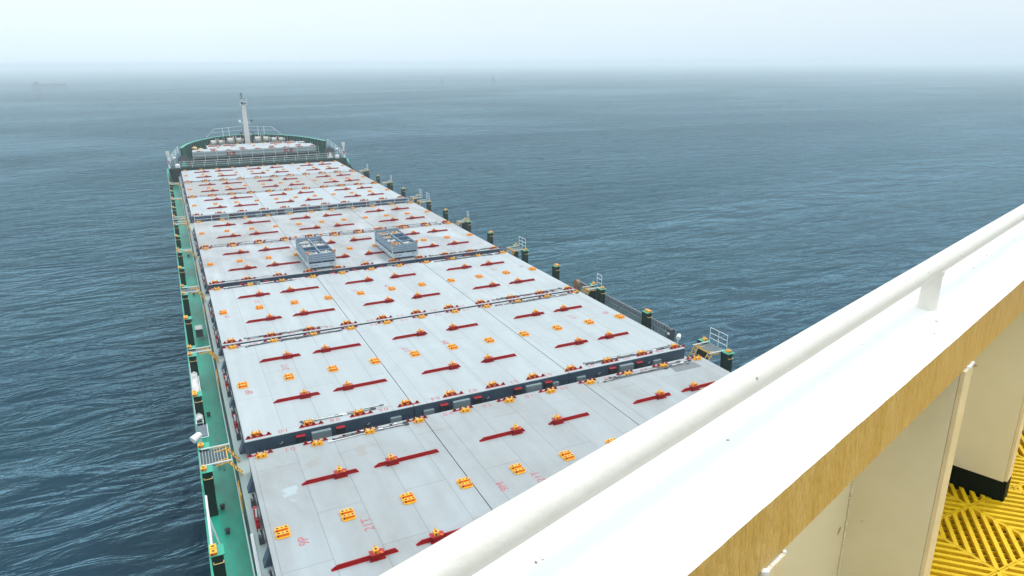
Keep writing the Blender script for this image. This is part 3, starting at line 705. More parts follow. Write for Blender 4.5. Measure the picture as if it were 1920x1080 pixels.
# ------------------------------------------------------------------ foremast
mt = thing('foremast', 'tall pale tapered foremast with lights and side brackets standing at the bow', 'mast', (-.2, 151.4, FZ))
b = MB()
def taper(b, z0, z1, w0, w1, d0, d1, mat, n=1):
    P = [(-w0/2,-d0/2,z0),(w0/2,-d0/2,z0),(w0/2,d0/2,z0),(-w0/2,d0/2,z0),(-w1/2,-d1/2,z1),(w1/2,-d1/2,z1),(w1/2,d1/2,z1),(-w1/2,d1/2,z1)]
    b.poly(P, [(3,2,1,0),(4,5,6,7),(0,1,5,4),(1,2,6,5),(2,3,7,6),(3,0,4,7)], mat)
taper(b, 0, 9.2, 1.0, .66, 1.0, .6, 'mast'); b.build('column', mt)
for i in range(22):
    b = MB(); b.box(-.34+.0, .34, -.62+i*.009, -.57+i*.009, .5+i*.39, .54+i*.39, 'mast'); b.build('rung', mt)
b = MB(); b.box(-.62, .62, -.55, .55, 9.2, 9.28, 'mast'); b.path([(-.62,-.5,9.28),(-.62,-.5,9.9)], .03, 'mast'); b.path([(.62,-.5,9.28),(.62,-.5,10.6)], .03, 'mast'); b.path([(-.62,-.5,9.85),(.62,-.5,9.85)], .025, 'mast'); b.build('top_platform', mt)
b = MB(); b.tube((-.25, 0, 9.28), (-.25, 0, 11.3), .07, 'mast', 8)
for z in (9.5, 10.3, 10.75, 11.15): b.tube((-.25, 0, z), (-.25, 0, z+.25), .17, 'black', 8)
b.box(-.5, .5, -.5, -.3, 9.25, 9.5, 'steel_dark')
b.build('signal_pole', mt)
for z, dx in ((5.9, -1.05), (5.9, 1.1), (3.6, -1.0), (3.6, 1.1)):
    b = MB(); s = 1 if dx > 0 else -1
    b.obox((s*.4, 0, z), (dx, 0, z), .3, .06, 'mast'); b.tube((dx, -.1, z+.03), (dx, -.1, z+.45), .24, 'white' if dx < 0 and z > 5 else 'steel_dark' if dx < 0 else 'side_shade_grey', 8); b.obox((s*.4, 0, z-.5), (dx, 0, z), .06, .05, 'mast'); b.build('lamp_bracket', mt)
for s in (-1, 1):
    st = MB(); st.tube((-.2, 151.4, 9.3), (s*8.4, 153.0, BT+.07), .012, 'steel_dark', 4); tag(st.build('stay_wire'), f'thin stay wire running from the foremast head down to the {"left" if s<0 else "right"} bulwark', 'wire')

# ------------------------------------------------------------------ winches, rollers, vents on the forecastle
def winch(x, y, ang, label, k=1.0):
    r_ = thing('mooring_winch', label, 'winch', (x, y, FZ+1.0), 'mooring winches behind the bow bulwark'); r_.rotation_euler = (0, 0, ang); r_.scale = (k, k, k)
    b = MB(); b.tube((-1.6, 0, 1.35), (1.7, 0, 1.35), .12, 'steel_dark', 8); b.build('shaft', r_)
    b = MB(); b.box(-1.7, 1.7, -.7, .7, 0, .45, 'winch'); b.box(-1.5, 1.5, -.6, .6, -1.0, 0, 'upright_shade_green')
    for xx in (-1.45, 0.02, 1.45): b.box(xx-.07, xx+.07, -.35, .35, .45, 1.3, 'winch')
    b.build('base_frame', r_)
    for xx in (-1.3, -.15, .3, 1.25):
        b = MB(); b.tube((xx, 0, 1.35), (xx+.07, 0, 1.35), .92 if xx in (-.15, .3) else .62, 'winch', 18); b.build('flange', r_)
    b = MB(); b.tube((-1.2, 0, 1.35), (-.2, 0, 1.35), .55, 'rope', 16); b.build('rope_drum', r_)
    b = MB(); b.tube((.37, 0, 1.35), (1.22, 0, 1.35), .48, 'rope', 16); b.build('rope_drum', r_)
    b = MB(); b.tube((1.35, 0, 1.35), (1.75, 0, 1.35), .22, 'winch', 12, .34); b.build('warping_head', r_)
winch(-5.9, 152.0, 0.15, 'grey mooring winch farthest left behind the raised bow hatch cover', .85)
winch(-2.6, 152.4, 0.05, 'large grey mooring winch just left of the foremast', 1.0)
winch(2.6, 152.6, -.05, 'large grey mooring winch just right of the foremast', 1.0)
winch(5.6, 152.2, -.15, 'pale mooring winch farthest right behind the raised bow hatch cover', .85)
# roller chocks / round fairleads at the forecastle corners
for s, nm in ((-1, 'left'), (1, 'right')):
    f_ = thing('mooring_reel', f'dark round mooring rope reel at the {nm} corner of the forecastle', 'rope reel', (s*12.5, 135.6, FZ))
    for yy in (-.5, .5): b = MB(); b.tube((0, yy, .95), (0, yy+.06, .95), .92, 'steel_dark', 20); b.build('flange', f_)
    b = MB(); b.tube((0, -.45, .95), (0, .5, .95), .6, 'rope' if s > 0 else 'steel_dark', 16); b.build('drum', f_)
    for yy in (-.62, .6): b = MB(); b.prism([(-.5, 0), (.5, 0), (.08, 1.0), (-.08, 1.0)], 'y', yy, yy+.06, 'white' if s > 0 else 'top_green'); b.build('stand', f_)
    v = thing('deck_ventilator', f'tall white ventilator pipe at the {nm} corner of the forecastle', 'ventilator', (s*14.85, 134.0, FZ))
    b = MB(); b.tube((0,0,0), (0,0,2.1), .13, 'white', 10); b.build('pipe', v)
    b = MB(); b.tube((0,0,2.1), (0,0,2.8), .26, 'mast', 14, .29); b.tube((0,0,1.9), (0,0,2.1), .14, 'mast', 14, .26); b.build('hood', v)
    b = MB(); b.cbox((0, -.17, .7), (.28, .12, .6), 'red'); b.build('hose_box', v)
    v = thing('deck_ventilator', f'small white mushroom ventilator inboard of the tall one at the {nm} forecastle corner', 'ventilator', (s*13.9, 135.4, FZ))
    b = MB(); b.tube((0,0,0), (0,0,1.5), .09, 'winch', 8); b.build('pipe', v)
    b = MB(); b.ball((0,0,1.55), .27, 'white', 12, .6); b.build('hood', v)
    v = MB(); v.tube((0,0,0), (0,0,.3), .35, 'white', 12); v.ball((0,0,.35), .4, 'white', 12, .8)
    tag(v.build('tank_dome', loc=(s*13.6, 134.2, FZ)), f'squat white domed tank at the {nm} end of the forecastle railing', 'tank')
ct = MB(); ct.box(-.9, .9, -.5, .5, 0, .75, 'white'); ct.box(-.95, .95, -.55, .55, .75, .82, 'white'); ct.box(-1.5, -1.2, -.2, .2, 0, 1.0, 'white')
tag(ct.build('deck_locker', loc=(9.3, 148.2, FZ+1.1)), 'white locker beside the right end of the raised bow hatch cover', 'locker')
for i, (x, y, h_) in enumerate(((-10.2, 146.0, 1.9), (-9.2, 145.6, 1.6))):
    v = MB(); v.tube((0,0,0), (0,0,h_), .4, 'cream', 12); v.ball((0,0,h_), .5, 'cream', 12, .6)
    tag(v.build('deck_ventilator', loc=(x, y, FZ)), ['cream round ventilator nearest the left bow bulwark', 'shorter cream ventilator touching the left side of the bow hatch cover'][i], 'ventilator')
bd = MB()
for x in (-9.2, -8.4): bd.tube((x, 149.0, FZ), (x, 149.0, FZ+1.3), .28, 'side_shade_grey', 12); bd.tube((x, 149.0, FZ+1.25), (x, 149.0, FZ+1.35), .34, 'side_shade_grey', 12)
bd.box(-9.6, -8.0, 148.6, 149.4, FZ, FZ+.12, 'side_shade_grey')
tag(bd.build('mooring_bollard'), 'dark double mooring bollard left of the bow hatch cover', 'bollard')

# ------------------------------------------------------------------ two racks with lashing gear on the fourth covers
def rack(x0, y0, label, seed, yellowish):
    rnd = random.Random(seed)
    Wd, Ln, z0 = 2.44, 6.06, .20
    r_ = thing('lashing_gear_rack', label, 'metal rack', (x0+Wd/2, y0+Ln/2, z0), 'metal racks of lashing gear on the hatch cover')
    hx, hy = Wd/2, Ln/2
    b = MB()                                            # base frame
    b.box(-hx, hx, -hy, -hy+.1, 0, .36, 'rack_base'); b.box(-hx, hx, hy-.1, hy, 0, .36, 'rack_base')
    b.box(-hx, -hx+.1, -hy+.1, hy-.1, 0, .34, 'rack_base'); b.box(hx-.1, hx, -hy+.1, hy-.1, 0, .34, 'rack_base')
    b.box(-hx+.14, hx-.14, -hy+.102, -hy+.13, .241, .56, 'black'); b.box(-hx+.102, -hx+.13, -hy+.14, hy-.14, .241, .54, 'black'); b.box(hx-.13, hx-.102, -hy+.14, hy-.14, .241, .54, 'black'); b.box(-hx+.1, hx-.1, -hy+.1, hy-.1, .20, .24, 'rack_blue')  # black strips stand in for the shade in the gaps under the panels
    for y in (-1.2, -.3, .3, 1.2): b.box(-hx-.004, -hx, y-.15, y+.15, .12, .22, 'steel_dark')
    b.build('base', r_, bevel=.01)
    for sx in (-1, 1):
        for sy in (-1, 1):
            H = 1.28 if sy < 0 else 1.45
            b = MB(); b.box(sx*hx-.09 if sx > 0 else -hx, sx*hx if sx > 0 else -hx+.09, min(sy*hy, sy*(hy-.12)), max(sy*hy, sy*(hy-.12)), .36, H, 'rack_base'); 
            if sy < 0:
                for k in range(4): b.obox((sx*(hx-.045)-.035, -hy-.004, .62+k*.17), (sx*(hx-.045)+.035, -hy-.004, .70+k*.17), .006, .05, 'black' if k % 2 else 'yellow', Vector((0,0,1)))
            b.build('corner_post', r_)
            b = MB(); b.cbox((sx*(hx-.06), sy*(hy-.08), H), (.20, .24, .15), 'orange'); b.build('corner_fitting', r_)
    def panel(p0, p1, axis, nm='side_panel', z1=1.2, m='rack'):
        b = MB(); nsl = 4; z = .50
        hgt = (z1-.50)/nsl
        for k in range(nsl):
            if axis == 'x': b.box(p0[0], p1[0], p0[1]-.03, p0[1]+.03, z+k*hgt+.02, z+(k+1)*hgt-.01, m); b.box(p0[0], p1[0], p0[1]-.012, p0[1]+.012, z+(k+1)*hgt-.01, z+(k+1)*hgt+.02, 'rack_blue'); b.box(p0[0], p1[0], p0[1]-.045, p0[1]-.0301, z+(k+1)*hgt-.045, z+(k+1)*hgt-.01, 'rack_base')
            else: b.box(p0[0]-.03, p0[0]+.03, p0[1], p1[1], z+k*hgt+.02, z+(k+1)*hgt-.01, m); b.box(p0[0]-.012, p0[0]+.012, p0[1], p1[1], z+(k+1)*hgt-.01, z+(k+1)*hgt+.02, 'rack_blue')
        b.build(nm, r_)
    for a, c in ((-hx+.1, -.05), (.05, hx-.1)):
        panel((a, -hy+.05), (c, -hy+.05), 'x'); panel((a, hy-.06), (c, hy-.06), 'x', z1=1.36)
    b = MB(); b.box(-.05, .05, -hy+.0, -hy+.08, .361, 1.18, 'rack'); b.build('centre_post', r_)
    seg = (Ln-.24)/4
    for i in range(4):
        ya = -hy+.12+i*seg; yb = ya+seg-.06
        for sx in (-1, 1): panel((sx*(hx-.06), ya), (sx*(hx-.06), yb), 'y')
        for sx in (-1, 1):
            b = MB(); yb2 = yb+.03; b.box(sx*hx-.11 if sx > 0 else -hx+.03, sx*hx-.03 if sx > 0 else -hx+.11, yb-.0, yb+.06, .34, 1.22, 'rack'); b.build('side_post', r_)
        if i < 3:
            b = MB(); b.box(-hx+.12, -.03, yb-.01, yb+.05, .26, 1.14, 'rack_blue'); b.box(.03, hx-.12, yb-.01, yb+.05, .26, 1.14, 'rack_blue'); b.box(-hx+.12, hx-.12, yb-.02, yb+.06, 1.14, 1.18, 'rack'); b.build('partition', r_)
    b = MB(); b.box(-.03, .03, -hy+.1, hy-.1, .26, 1.14, 'rack_blue'); b.box(-.04, .04, -hy+.1, hy-.1, 1.141, 1.2, 'rack'); b.build('partition', r_)
    b = MB()                                            # heaps of twist locks, uncountable
    for i in range(4):
        for sx in (-1, 1):
            fill = rnd.choice((.85, 1.0, 1.04, 1.08))
            if (i, sx) in ((1, 1), (2, 1) if yellowish else (1, -1)): fill = .0
            if fill < .3: continue
            for k in range(150):
                x = sx*(.12 + rnd.random()*(hx-.34)); y = -hy+.22+i*seg+rnd.random()*(seg-.3); z = .28+rnd.random()*(fill-.3) if k < 40 else fill-.06+rnd.random()*.12
                a = rnd.random()*6.3; l = rnd.uniform(.06, .16)
                mt_ = 'scrap_yellow' if (yellowish and (i, sx) in ((3, 1), (3, -1), (2, -1), (0, -1)) and rnd.random() < .7) else ('scrap' if rnd.random() < .75 else 'white')
                b.obox((x-l*math.cos(a)/2, y-l*math.sin(a)/2, z), (x+l*math.cos(a)/2, y+l*math.sin(a)/2, z+rnd.uniform(-.06, .06)), .07, .07, mt_)
            b.box(*(sorted((sx*.06, sx*(hx-.15)))), -hy+.18+i*seg, -hy+.12+(i+1)*seg-.12, .25, max(.3, fill-.12), 'scrap')
    tag(b.build('twist_locks', loc=r_.location), ('yellow and grey' if yellowish else 'pale grey') + ' loose lashing parts heaped inside the ' + ('right' if yellowish else 'left') + ' metal rack', 'lashing parts', kind='stuff')
    text('JTS 14056', -hx+.55, -hy-.002, .17, .16, 0, r_, 'black', 'painted_number', tilt=(math.pi/2, 0, 0))
    text('22P5', hx-.45, -hy-.002, .24, .16, 0, r_, 'black', 'painted_number', tilt=(math.pi/2, 0, 0))
rack(-5.00, 61.05, 'grey blue metal rack standing on the left and middle covers, holding pale gear', 3, False)
rack(2.55, 61.05, 'grey blue metal rack on the middle cover, its front bins full of yellowish gear', 5, True)

# ------------------------------------------------------------------ lashing rods lying along the cover edges
rodn = 0
def rods(y, xr, n, seed, label, group, spread=.22):
    rnd = random.Random(seed)
    for i in range(n):
        l = rnd.choice((2.4, 3.6, 4.6, 1.4)); xc = rnd.uniform(xr[0]+l/2, xr[1]-l/2); yy = y+rnd.uniform(-spread/2, spread/2); dy = rnd.uniform(-.08, .08)
        b = MB(); m = rnd.choice(('steel_dark', 'steel_dark', 'rod_grey', 'white'))
        b.tube((-l/2, -dy, .035), (l/2, dy, .035), .017, m, 5)
        if rnd.random() < .6: b.cbox((l/2, dy, 0.004), (.22, .08, .07), m)
        b.cbox((-l/2, -dy, 0.004), (.12, .06, .06), m)
        o = b.build('lashing_rod', loc=(xc, yy, 0.003))
        tag(o, label, 'lashing rod', group)
rods(33.25, (-12, -5.6), 7, 1, 'thin steel lashing rod lying along the near edge of the second left hatch cover', 'rods on the second left cover')
rods(33.15, (6, 13), 20, 2, 'thin steel lashing rod lying along the near edge of the second right hatch cover', 'rods on the second right cover', .32)
rods(30.95, (-10, -5.6), 8, 3, 'thin steel lashing rod lying along the far edge of the nearest left hatch cover', 'rods on the nearest left cover', .3)
rods(30.8, (5.5, 12), 20, 4, 'thin steel lashing rod lying along the far edge of the nearest right hatch cover', 'rods on the nearest right cover', .4)
rods(45.25, (-12.5, -5.6), 10, 5, 'thin lashing rod lying at the far edge of the second left hatch cover', 'rods at the far edge of the second left cover', .3)
rods(46.6, (-12, -6), 9, 6, 'thin lashing rod lying at the near edge of the third left hatch cover', 'rods at the near edge of the third left cover', .3)
rods(45.25, (5.4, 12.8), 14, 7, 'thin lashing rod lying at the far edge of the second right hatch cover', 'rods at the far edge of the second right cover', .3)
rods(46.6, (5.4, 12.8), 16, 8, 'thin lashing rod lying at the near edge of the third right hatch cover', 'rods at the near edge of the third right cover', .3)
rods(58.8, (-12.5, -6), 9, 9, 'thin lashing rod lying at the far edge of the third left hatch cover', 'rods at the far edge of the third left cover', .3)
rods(60.95, (-12.5, -7), 7, 10, 'thin lashing rod lying at the near edge of the fourth left hatch cover', 'rods at the near edge of the fourth left cover', .3)
rods(58.8, (5.5, 12.8), 14, 11, 'thin lashing rod lying at the far edge of the third right hatch cover', 'rods at the far edge of the third right cover', .3)
rods(60.95, (6, 12.8), 14, 12, 'thin lashing rod lying at the near edge of the fourth right hatch cover', 'rods at the near edge of the fourth right cover', .3)
rods(73.1, (-12.5, 12.8), 18, 13, 'thin lashing rod lying at the far edge of the fourth row of hatch covers', 'rods at the far edge of the fourth row', .3)
rods(74.5, (-12.5, 12.8), 18, 14, 'thin lashing rod lying at the near edge of the fifth row of hatch covers', 'rods at the near edge of the fifth row', .3)
rods(86.8, (-12.5, 12.8), 18, 15, 'thin lashing rod lying at the far edge of the fifth row of hatch covers', 'rods at the far edge of the fifth row', .3)
rods(118.9, (-12.5, 12.8), 14, 16, 'thin lashing rod lying at the near edge of the eighth row of hatch covers', 'rods at the near edge of the eighth row', .5)
rods(105.2, (-12.5, 12.8), 12, 17, 'thin lashing rod lying at the near edge of the seventh row of hatch covers', 'rods at the near edge of the seventh row', .5)

# ------------------------------------------------------------------ port side passage fittings
# searchlights
for s, (x, y, z, yb), nm in ((-1, (-15.2, 34.0, -.02, 34.0), 'left'), (1, (14.0, 34.3, -.05, 34.3), 'right')):
    f_ = thing('floodlight', f'white round deck floodlight on a short pole at the {nm} ship side', 'floodlight', (x, y, 0))
    b = MB(); b.tube((-s*.12, 0, DECK if s < 0 else STRIP), (-s*.12, 0, z-.1), .035, 'rail_white', 8); b.build('pole', f_)
    b = MB(); k_ = .78 if s < 0 else .62; b.tube((-.28*k_, -.10, z), (.14*k_, .12, z+.16*k_), .25*k_, 'white', 16, .20*k_); b.ball((.1*k_, .1, z+.14*k_), .2*k_, 'white', 12, .9); b.build('lamp_housing', f_, smooth=False, bevel=.01)
# stowed gangway on the left side, covered with canvas
g_ = thing('stowed_gangway', 'white accommodation ladder under canvas stowed along the left ship side', 'gangway', (-15.04, 42.0, -1.3))
b = MB()
for s in (-.17, .17): b.obox((s, -3.9, 0), (s, 4.9, 0), .04, .16, 'white')
for i in range(30): b.obox((-.17, -3.8+i*.3, .02), (.17, -3.8+i*.3, .02), .1, .03, 'alu')
b.build('stair_frame', g_)
b = MB()
rnd = random.Random(11)
for i in range(15):
    y = -3.6+i*.58; b.poly([(-.2, y, .10), (.2, y+.05, .10+rnd.random()*.12), (.19, y+.62, .08+rnd.random()*.1), (-.2, y+.6, .12), (0, y+.3, .26+rnd.random()*.16)], [(0,1,4),(1,2,4),(2,3,4),(3,0,4)], 'canvas')
b.build('canvas_cover', g_)
b = MB(); b.path([(.24, -1.8, .1), (.24, 2.6, .1)], .03, 'rail_white', 6); b.build('hand_rail', g_)
b = MB(); b.obox((.05, -5.2, -.1), (.05, -4.2, .05), .5, .05, 'grate_grey'); b.path([(-.22, -5.3, -.1), (.33, -5.3, -.1), (.33, -4.1, .05)], .025, 'rail_white', 6); b.build('lower_platform', g_)
# gunwale rail pieces
r_ = thing('side_hand_rail', 'thick white tube rail with a slanted brace on the left deck edge nearest the camera', 'rail', (-15.13, 27.2, DECK))
b = MB(); b.path([(0, -2.4, 1.95), (0, 2.0, 1.95)], .05, 'rail_white', 8); b.build('rail', r_)
for y in (-2.3, .2, 1.9):
    b = MB(); b.tube((0, y, 0), (0, y, 1.95), .035, 'rail_white', 6); b.build('rail_post', r_)
b = MB(); b.tube((0, .7, 1.8), (.35, .4, .02), .035, 'rail_white', 6); b.build('brace', r_)
# yellow ladders on the coaming side
for i, y in enumerate((30.0, 43.6, 57.5, 71.5, 85.3)):
    l_ = thing('coaming_ladder', f'short yellow ladder on the green deck beside the {ORD[i]} left hatch cover', 'ladder', (-13.74, y, DECK), 'yellow ladders on the left coaming')
    for dy in (-.55, .55):
        b = MB(); b.obox((-.02, dy, 0), (0, dy, 1.5), .05, .05, 'rail_yellow'); b.build('stile', l_)
    b = MB()
    for k in range(5): b.tube((-.02, -.55, .2+k*.3), (-.02, .55, .2+k*.3), .022, 'rail_yellow', 6)
    b.build('rungs', l_)
# white rods at the inner edge of the walkway nearest the camera
for k in range(3):
    b = MB(); b.tube((-13.62-.05*k, 22.0, STRIP+.03), (-13.60-.04*k, 26.4, STRIP+.05), .02, 'rail_white', 6)
    tag(b.build('white_rod'), 'long white rod lying on the left coaming walkway nearest the camera', 'rod', 'white rods on the left coaming walkway')
# small deck fittings
for i, (x, y) in enumerate(((-14.55, 31.0), (-14.58, 35.8), (-14.5, 29.0), (-14.56, 41.0), (-14.4, 52.0), (-14.3, 66.0), (-14.2, 80.5))):
    b = MB(); b.tube((0,0,0), (0,0,.18), .09, 'steel_dark', 10); b.tube((0,0,.18), (0,0,.22), .12, 'black', 10)
    tag(b.build('air_pipe', loc=(x, y, DECK)), 'small black deck vent on the green passage, ' + ['beside the post at the nearest platform','just past the nearest platform','near the slanted rail brace','beside the canvas covered gangway','beside the third hatch cover','beside the fourth hatch cover','beside the fifth hatch cover'][i], 'deck vent')
b = MB(); b.box(-.25, .25, -.5, .5, .0, .6, 'steel_dark', top='winch'); tag(b.build('deck_box', loc=(-14.35, 54.4, DECK+.3)), 'dark grey box mounted behind a post on the left green passage', 'box')
# stencilled warning rows on deck (worn, unreadable red lettering)
for i, (x, txt) in enumerate(((-14.42, 'DANGER'), (-14.22, 'KEEP CLEAR'))):
    text(txt, x, 34.9, DECK+.004, .21, -math.pi/2+.0, ship, 'under_red', 'painted_marking')

# ------------------------------------------------------------------ accommodation ladder on the right side
g_ = thing('accommodation_ladder', 'long dark aluminium accommodation ladder stowed upright outside the right hatch covers', 'gangway', (15.28, 43.0, -.9))
for z in (-.55, -.05, .22, .34):
    b = MB(); b.obox((-.0 + (.14 if z > .1 else 0), -5.9, z), (.0 + (.14 if z > .1 else 0), 6.6, z), .05, .09 if z < .1 else .05, 'alu' if z > -.3 else 'steel_dark'); b.build('stringer', g_)
for i in range(38):
    y = -5.7+i*.325; b = MB(); b.box(-.05, .05, y, y+.12, -.5, -.1, 'alu'); b.box(.04, .2, y, y+.03, -.15, .36, 'rod_grey'); b.build('step', g_)
b = MB(); b.box(-.08, .3, -6.3, -5.95, -.7, .3, 'steel_dark'); b.tube((-.1, -6.1, -.1), (.1, -6.1, .12), .12, 'white', 8); b.build('end_frame', g_)
b = MB()
b.tube((-.1, 6.6, .0), (.2, 6.6, .0), .42, 'wood', 14); b.build('end_roller', g_)

# ------------------------------------------------------------------ far vessels and marks in the haze
def fardir(px, py, zref=SEA):
    d = rt*((px-960)/1326.64) - up*((py-540)/1326.64) + fwd
    k = (zref-CAM.z)/d.z
    return CAM + d*k
p = fardir(92, 160)
fs = thing('distant_ship', 'faint distant ship lying low in the haze on the left horizon', 'ship', p); fs.scale = (1, 1, .8)
b = MB(); b.prism([(-20,0),(18,0),(22,3.2),(17,2.4),(-14,2.0),(-18,3.2),(-22,3.2)], 'y', -3, 3, 'far'); b.build('hull', fs)
b = MB(); b.box(-17, -12, -2.4, 2.4, 2.2, 6.0, 'far'); b.box(-16, -14, -1, 1, 6, 8, 'far'); b.build('wheelhouse', fs)
b = MB(); b.tube((8,0,2), (8,0,8), .25, 'far', 6); b.build('mast', fs)
for px, py, k, lab in ((828, 154, 1.0, 'faint dark buoy in the haze, left of the two marks ahead'), (925, 152, 1.3, 'faint dark buoy shaped like a low pyramid, right of the two marks ahead'), (1482, 192, .22, 'tiny dark buoy on open sea far to the right')):
    p = fardir(px, py); bo = thing('navigation_buoy', lab, 'buoy', p)
    b = MB(); b.tube((0,0,-.5*k), (0,0,1.0*k), 2.6*k, 'far', 12); b.build('float', bo)
    b = MB()
    for a in range(3): b.tube((1.6*k*math.cos(a*2.1), 1.6*k*math.sin(a*2.1), k), (0,0,6*k), .28*k, 'far', 5)
    b.build('frame', bo)
    b = MB(); b.ball((0,0,6.2*k), .8*k, 'far', 8); b.build('top_mark', bo)

# ------------------------------------------------------------------ bridge wing bulwark in the foreground
AZ = R(71.45)
dd = Vector((math.sin(AZ), math.cos(AZ), 0)); nn = Vector((-dd.y, dd.x, 0))
def bwp(d, n, h):      # d along, n outwards, h below the camera
    return (CAM.x + dd.x*d + nn.x*n, CAM.y + dd.y*d + nn.y*n, CAM.z - h)
# local frame: x = along, y = outward, z up
bwk = thing('bridge_wing_bulwark', 'white capped bulwark with handrail crossing the foreground, its buff inside facing the deck', 'bulwark', bwp(0, 0, 1.69))
bwk.rotation_euler = (0, 0, math.atan2(dd.y, dd.x))
Hc = 1.69-.64
def wavy_sheet(x0, x1, nx, f, mat, name, parent, smooth=True, bev=0):
    b = MB()
    rows = [f(x0+(x1-x0)*i/nx) for i in range(nx+1)]; m = len(rows[0])
    pts = [p for r in rows for p in r]
    b.poly(pts, [(i*m+j, (i+1)*m+j, (i+1)*m+(j+1) % m, i*m+(j+1) % m) for i in range(nx) for j in range(m)], mat)
    return b.build(name, parent, smooth=smooth)
def nse(x, s): return math.sin(x*3.1+s)*.5+math.sin(x*7.7+s*2)*.3+math.sin(x*17.3+s*3)*.2
X0, X1 = -3.5, 9.0
b = MB(); b.box(X0, X1, .398, .665, Hc-.012, Hc, 'cap_white')
# slightly wandering hand-painted edge between white top and buff fascia
nx = 900; top_pts = []; 
cap = b.build('cap_plate', bwk)
b = MB(); A = []; Bp = []; Cc = []
for i in range(nx+1):
    x = X0+(X1-X0)*i/nx; e = (.0004*nse(x*1.9, 1)+.0004*nse(x*11, 4))*(1+.6*math.sin(x*1.3))
    A.append((x, .403, Hc+.0006)); Bp.append((x, .3925+e, Hc-.0006)); Cc.append((x, .392, Hc-.125))
m = len(A)
b.poly(A+Bp, [(i, i+1, m+i+1, m+i) for i in range(m-1)], 'cap_white')
b.poly(Bp+Cc, [(i, i+1, m+i+1, m+i) for i in range(m-1)], 'buff')
Dd = [(x, .402, Hc-.127) for x, _, _ in A]
b.poly(Cc+Dd, [(i, i+1, m+i+1, m+i) for i in range(m-1)], 'buff_edge')
Ee = [(x, .402, Hc-.02) for x, _, _ in A]
b.poly(Dd+Ee, [(i, i+1, m+i+1, m+i) for i in range(m-1)], 'buff_plate')
b.build('fascia', bwk)
b = MB(); b.box(X0, X1, .613, .625, .09, Hc-.013, 'buff_plate'); b.box(X0, X1, .6128, .6252, -.09, .089, 'foot_black'); b.build('plate', bwk)
b = MB()                                               # handrail with faint runs in the paint
nseg = 500; n = 20; pts = []
for i in range(nseg+1):
    x = X0+(X1-X0)*i/nseg
    for j in range(n):
        t_ = 2*math.pi*j/n; rr = .0254+.0004*nse(x*2+t_, 2)*(1 if math.sin(t_) < 0 else .5)
        pts.append((x, .520+rr*math.cos(t_), Hc+.112+rr*math.sin(t_)))
b.poly(pts, [(i*n+j, (i+1)*n+j, (i+1)*n+(j+1) % n, i*n+(j+1) % n) for i in range(nseg) for j in range(n)], 'pipe_white')
b.build('handrail', bwk, smooth=True)
for x in (-1.2, .45-.02-.9, 2.062, 4.0, 6.0):
    if -1 < x < 1.5: continue
    b = MB()
    prof = [(0, .0262), (.004, .0245), (.05, .0232), (.09, .0236), (.094, .0255), (.104, .0262), (.110, .0225)]
    pts = []; n = 20
    for i, (z, r0) in enumerate(prof):
        for j in range(n):
            t_ = 2*math.pi*j/n; r1 = r0*(1+.03*math.sin(j*2.3+i*4)*(1 if i >= 4 else .2)); pts.append((x+r1*math.cos(t_), .516+r1*math.sin(t_), Hc+z))
    b.poly(pts, [(i*n+j, i*n+(j+1) % n, (i+1)*n+(j+1) % n, (i+1)*n+j) for i in range(len(prof)-1) for j in range(n)], 'pipe_white')
    b.build('rail_stanchion', bwk, smooth=True)
for x in (-2.2, -.15, .92, 2.0, 3.10, 4.2, 5.3, 6.4, 7.5):
    b = MB()                                           # web
    b.box(x, x+.01, .398, .6125, .085, Hc-.128, 'buff_plate'); b.box(x-.0005, x+.0105, .3985, .6125, -.089, .084, 'foot_black')
    st = b.build('stiffener', bwk)
    b = MB(); b.box(x, x+.072, .386, .3975, .09, Hc-.1285, 'buff_edge'); b.box(x-.0005, x+.0725, .3855, .398, -.02, .089, 'foot_black'); b.build('flange', st, bevel=.0015)
    b = MB(); rnd = random.Random(int(x*100)+900)       # weld beads
    z = .1
    while z < Hc-.14:
        b.ball((x-.002, .610, z), .0035+rnd.random()*.0022, 'buff_plate', 6); z += .0075+rnd.random()*.003
    b.build('weld_bead', st)
    b = MB()
    for k in range(9): b.ball((x+.003+k*.009+rnd.random()*.003, .3905, Hc-.127-rnd.random()*.006), .004+rnd.random()*.003, 'cap_white', 6)
    b.build('weld_bead', st)

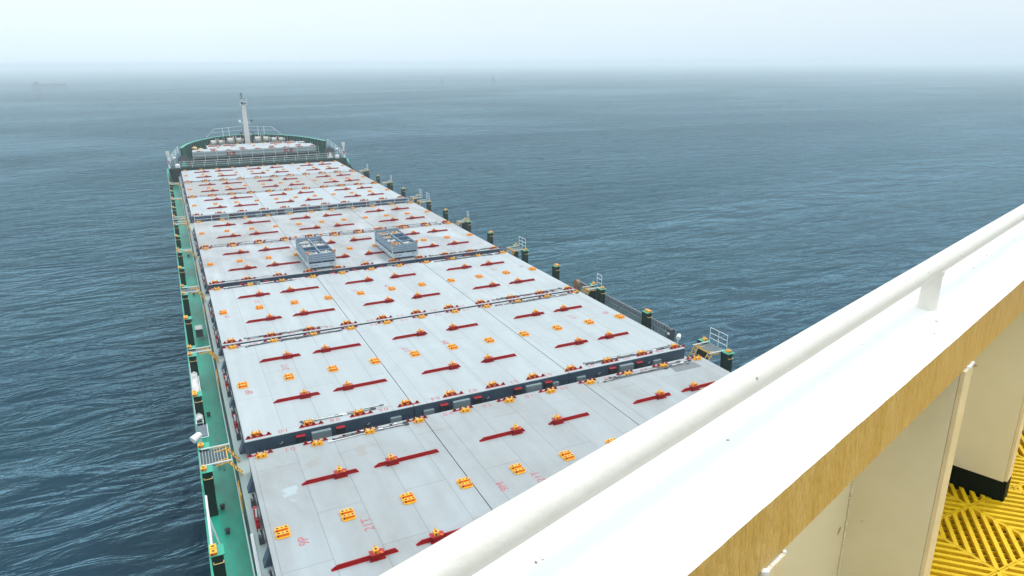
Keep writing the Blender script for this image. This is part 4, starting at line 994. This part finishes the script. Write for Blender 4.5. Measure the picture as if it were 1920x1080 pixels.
# wing deck and yellow grip mats
FL = CAM.z-1.69
b = MB(); b.poly([bwp(-3.5, .64, 1.69+.09), bwp(-3.5, -2.5, 1.69+.09), bwp(9, -2.5, 1.69+.09), bwp(9, .64, 1.69+.09)], [(0,1,2,3)], 'under_red')
wd = b.build('wing_deck'); tag(wd, 'dark red brown steel deck under the yellow mats', kind='structure')
TS = .283
def clip_half(poly, a, bq, c):                          # keep a*x + b*y <= c
    out = []
    for k in range(len(poly)):
        p, q = poly[k], poly[(k+1) % len(poly)]; fp = a*p[0]+bq*p[1]-c; fq = a*q[0]+bq*q[1]-c
        if fp <= 0: out.append(p)
        if fp*fq < 0:
            tt = fp/(fp-fq); out.append((p[0]+(q[0]-p[0])*tt, p[1]+(q[1]-p[1])*tt))
    return out
def mat_tile(sq, flip):
    """open plastic grip mat: bars along one diagonal on top, thin ribs across below"""
    b = MB(); T = TS; z0, z1 = -.014, 0.0
    def clip_line(p, d, poly):
        t0, t1 = -9, 9
        for i in range(len(poly)):
            a = poly[i]; c = poly[(i+1) % len(poly)]; ex, ey = c[0]-a[0], c[1]-a[1]; nx_, ny_ = -ey, ex
            den = d[0]*nx_+d[1]*ny_; num = (p[0]-a[0])*nx_+(p[1]-a[1])*ny_
            if abs(den) < 1e-9:
                if num < 0: return None
                continue
            tt = -num/den
            if den > 0: t0 = max(t0, tt)
            else: t1 = min(t1, tt)
        return (t0, t1) if t1-t0 > .012 else None
    a0 = -45 if flip else 45
    for ang, pitch, w_, za, zb in ((R(a0), .0345, .0150, z0, z1), (R(-a0), .0335, .0035, -.030, -.0145)):
        d = (math.cos(ang), math.sin(ang)); nr = (-d[1], d[0])
        for k in range(-14, 15):
            p = (T/2+nr[0]*k*pitch, T/2+nr[1]*k*pitch); r = clip_line(p, d, sq)
            if r: b.obox((p[0]+d[0]*r[0], p[1]+d[1]*r[0], (za+zb)/2), (p[0]+d[0]*r[1], p[1]+d[1]*r[1], (za+zb)/2), w_, zb-za, 'mat_yellow')
    for a, c in zip(sq, sq[1:]+sq[:1]): b.obox((a[0], a[1], -.0095), (c[0], c[1], -.0095), .008, .017, 'mat_yellow')
    return b
full = {}
for i in range(-12, 22):
    for j in range(-14, 16):
        x = -12.135+i*TS; y = 1.112+j*TS; fl_ = (i+j) % 2
        c = Vector((x+TS/2, y+TS/2, 0))-Vector((CAM.x, CAM.y, 0)); d_ = c.dot(dd); n_ = c.dot(nn)
        if n_ > .76 or n_ < -1.2 or d_ < .7 or d_ > 5.6: continue
        g = .003; sq = [(g,g),(TS-g,g),(TS-g,TS-g),(g,TS-g)]
        if n_ > .40:
            lim = .600 - (Vector((x, y, 0))-Vector((CAM.x, CAM.y, 0))).dot(nn)
            sq = clip_half(sq, nn.x, nn.y, lim)
            if len(sq) < 3: continue
            o = mat_tile(sq, fl_).build('grip_mat')
        elif fl_ in full: o = full[fl_].copy(); C.objects.link(o)
        else: o = full[fl_] = mat_tile(sq, fl_).build('grip_mat')
        o.location = (x, y, FL)
        tag(o, 'yellow open grip mat tile covering the bridge wing deck behind the bulwark', 'floor mat', 'yellow grip mats on the bridge wing deck')
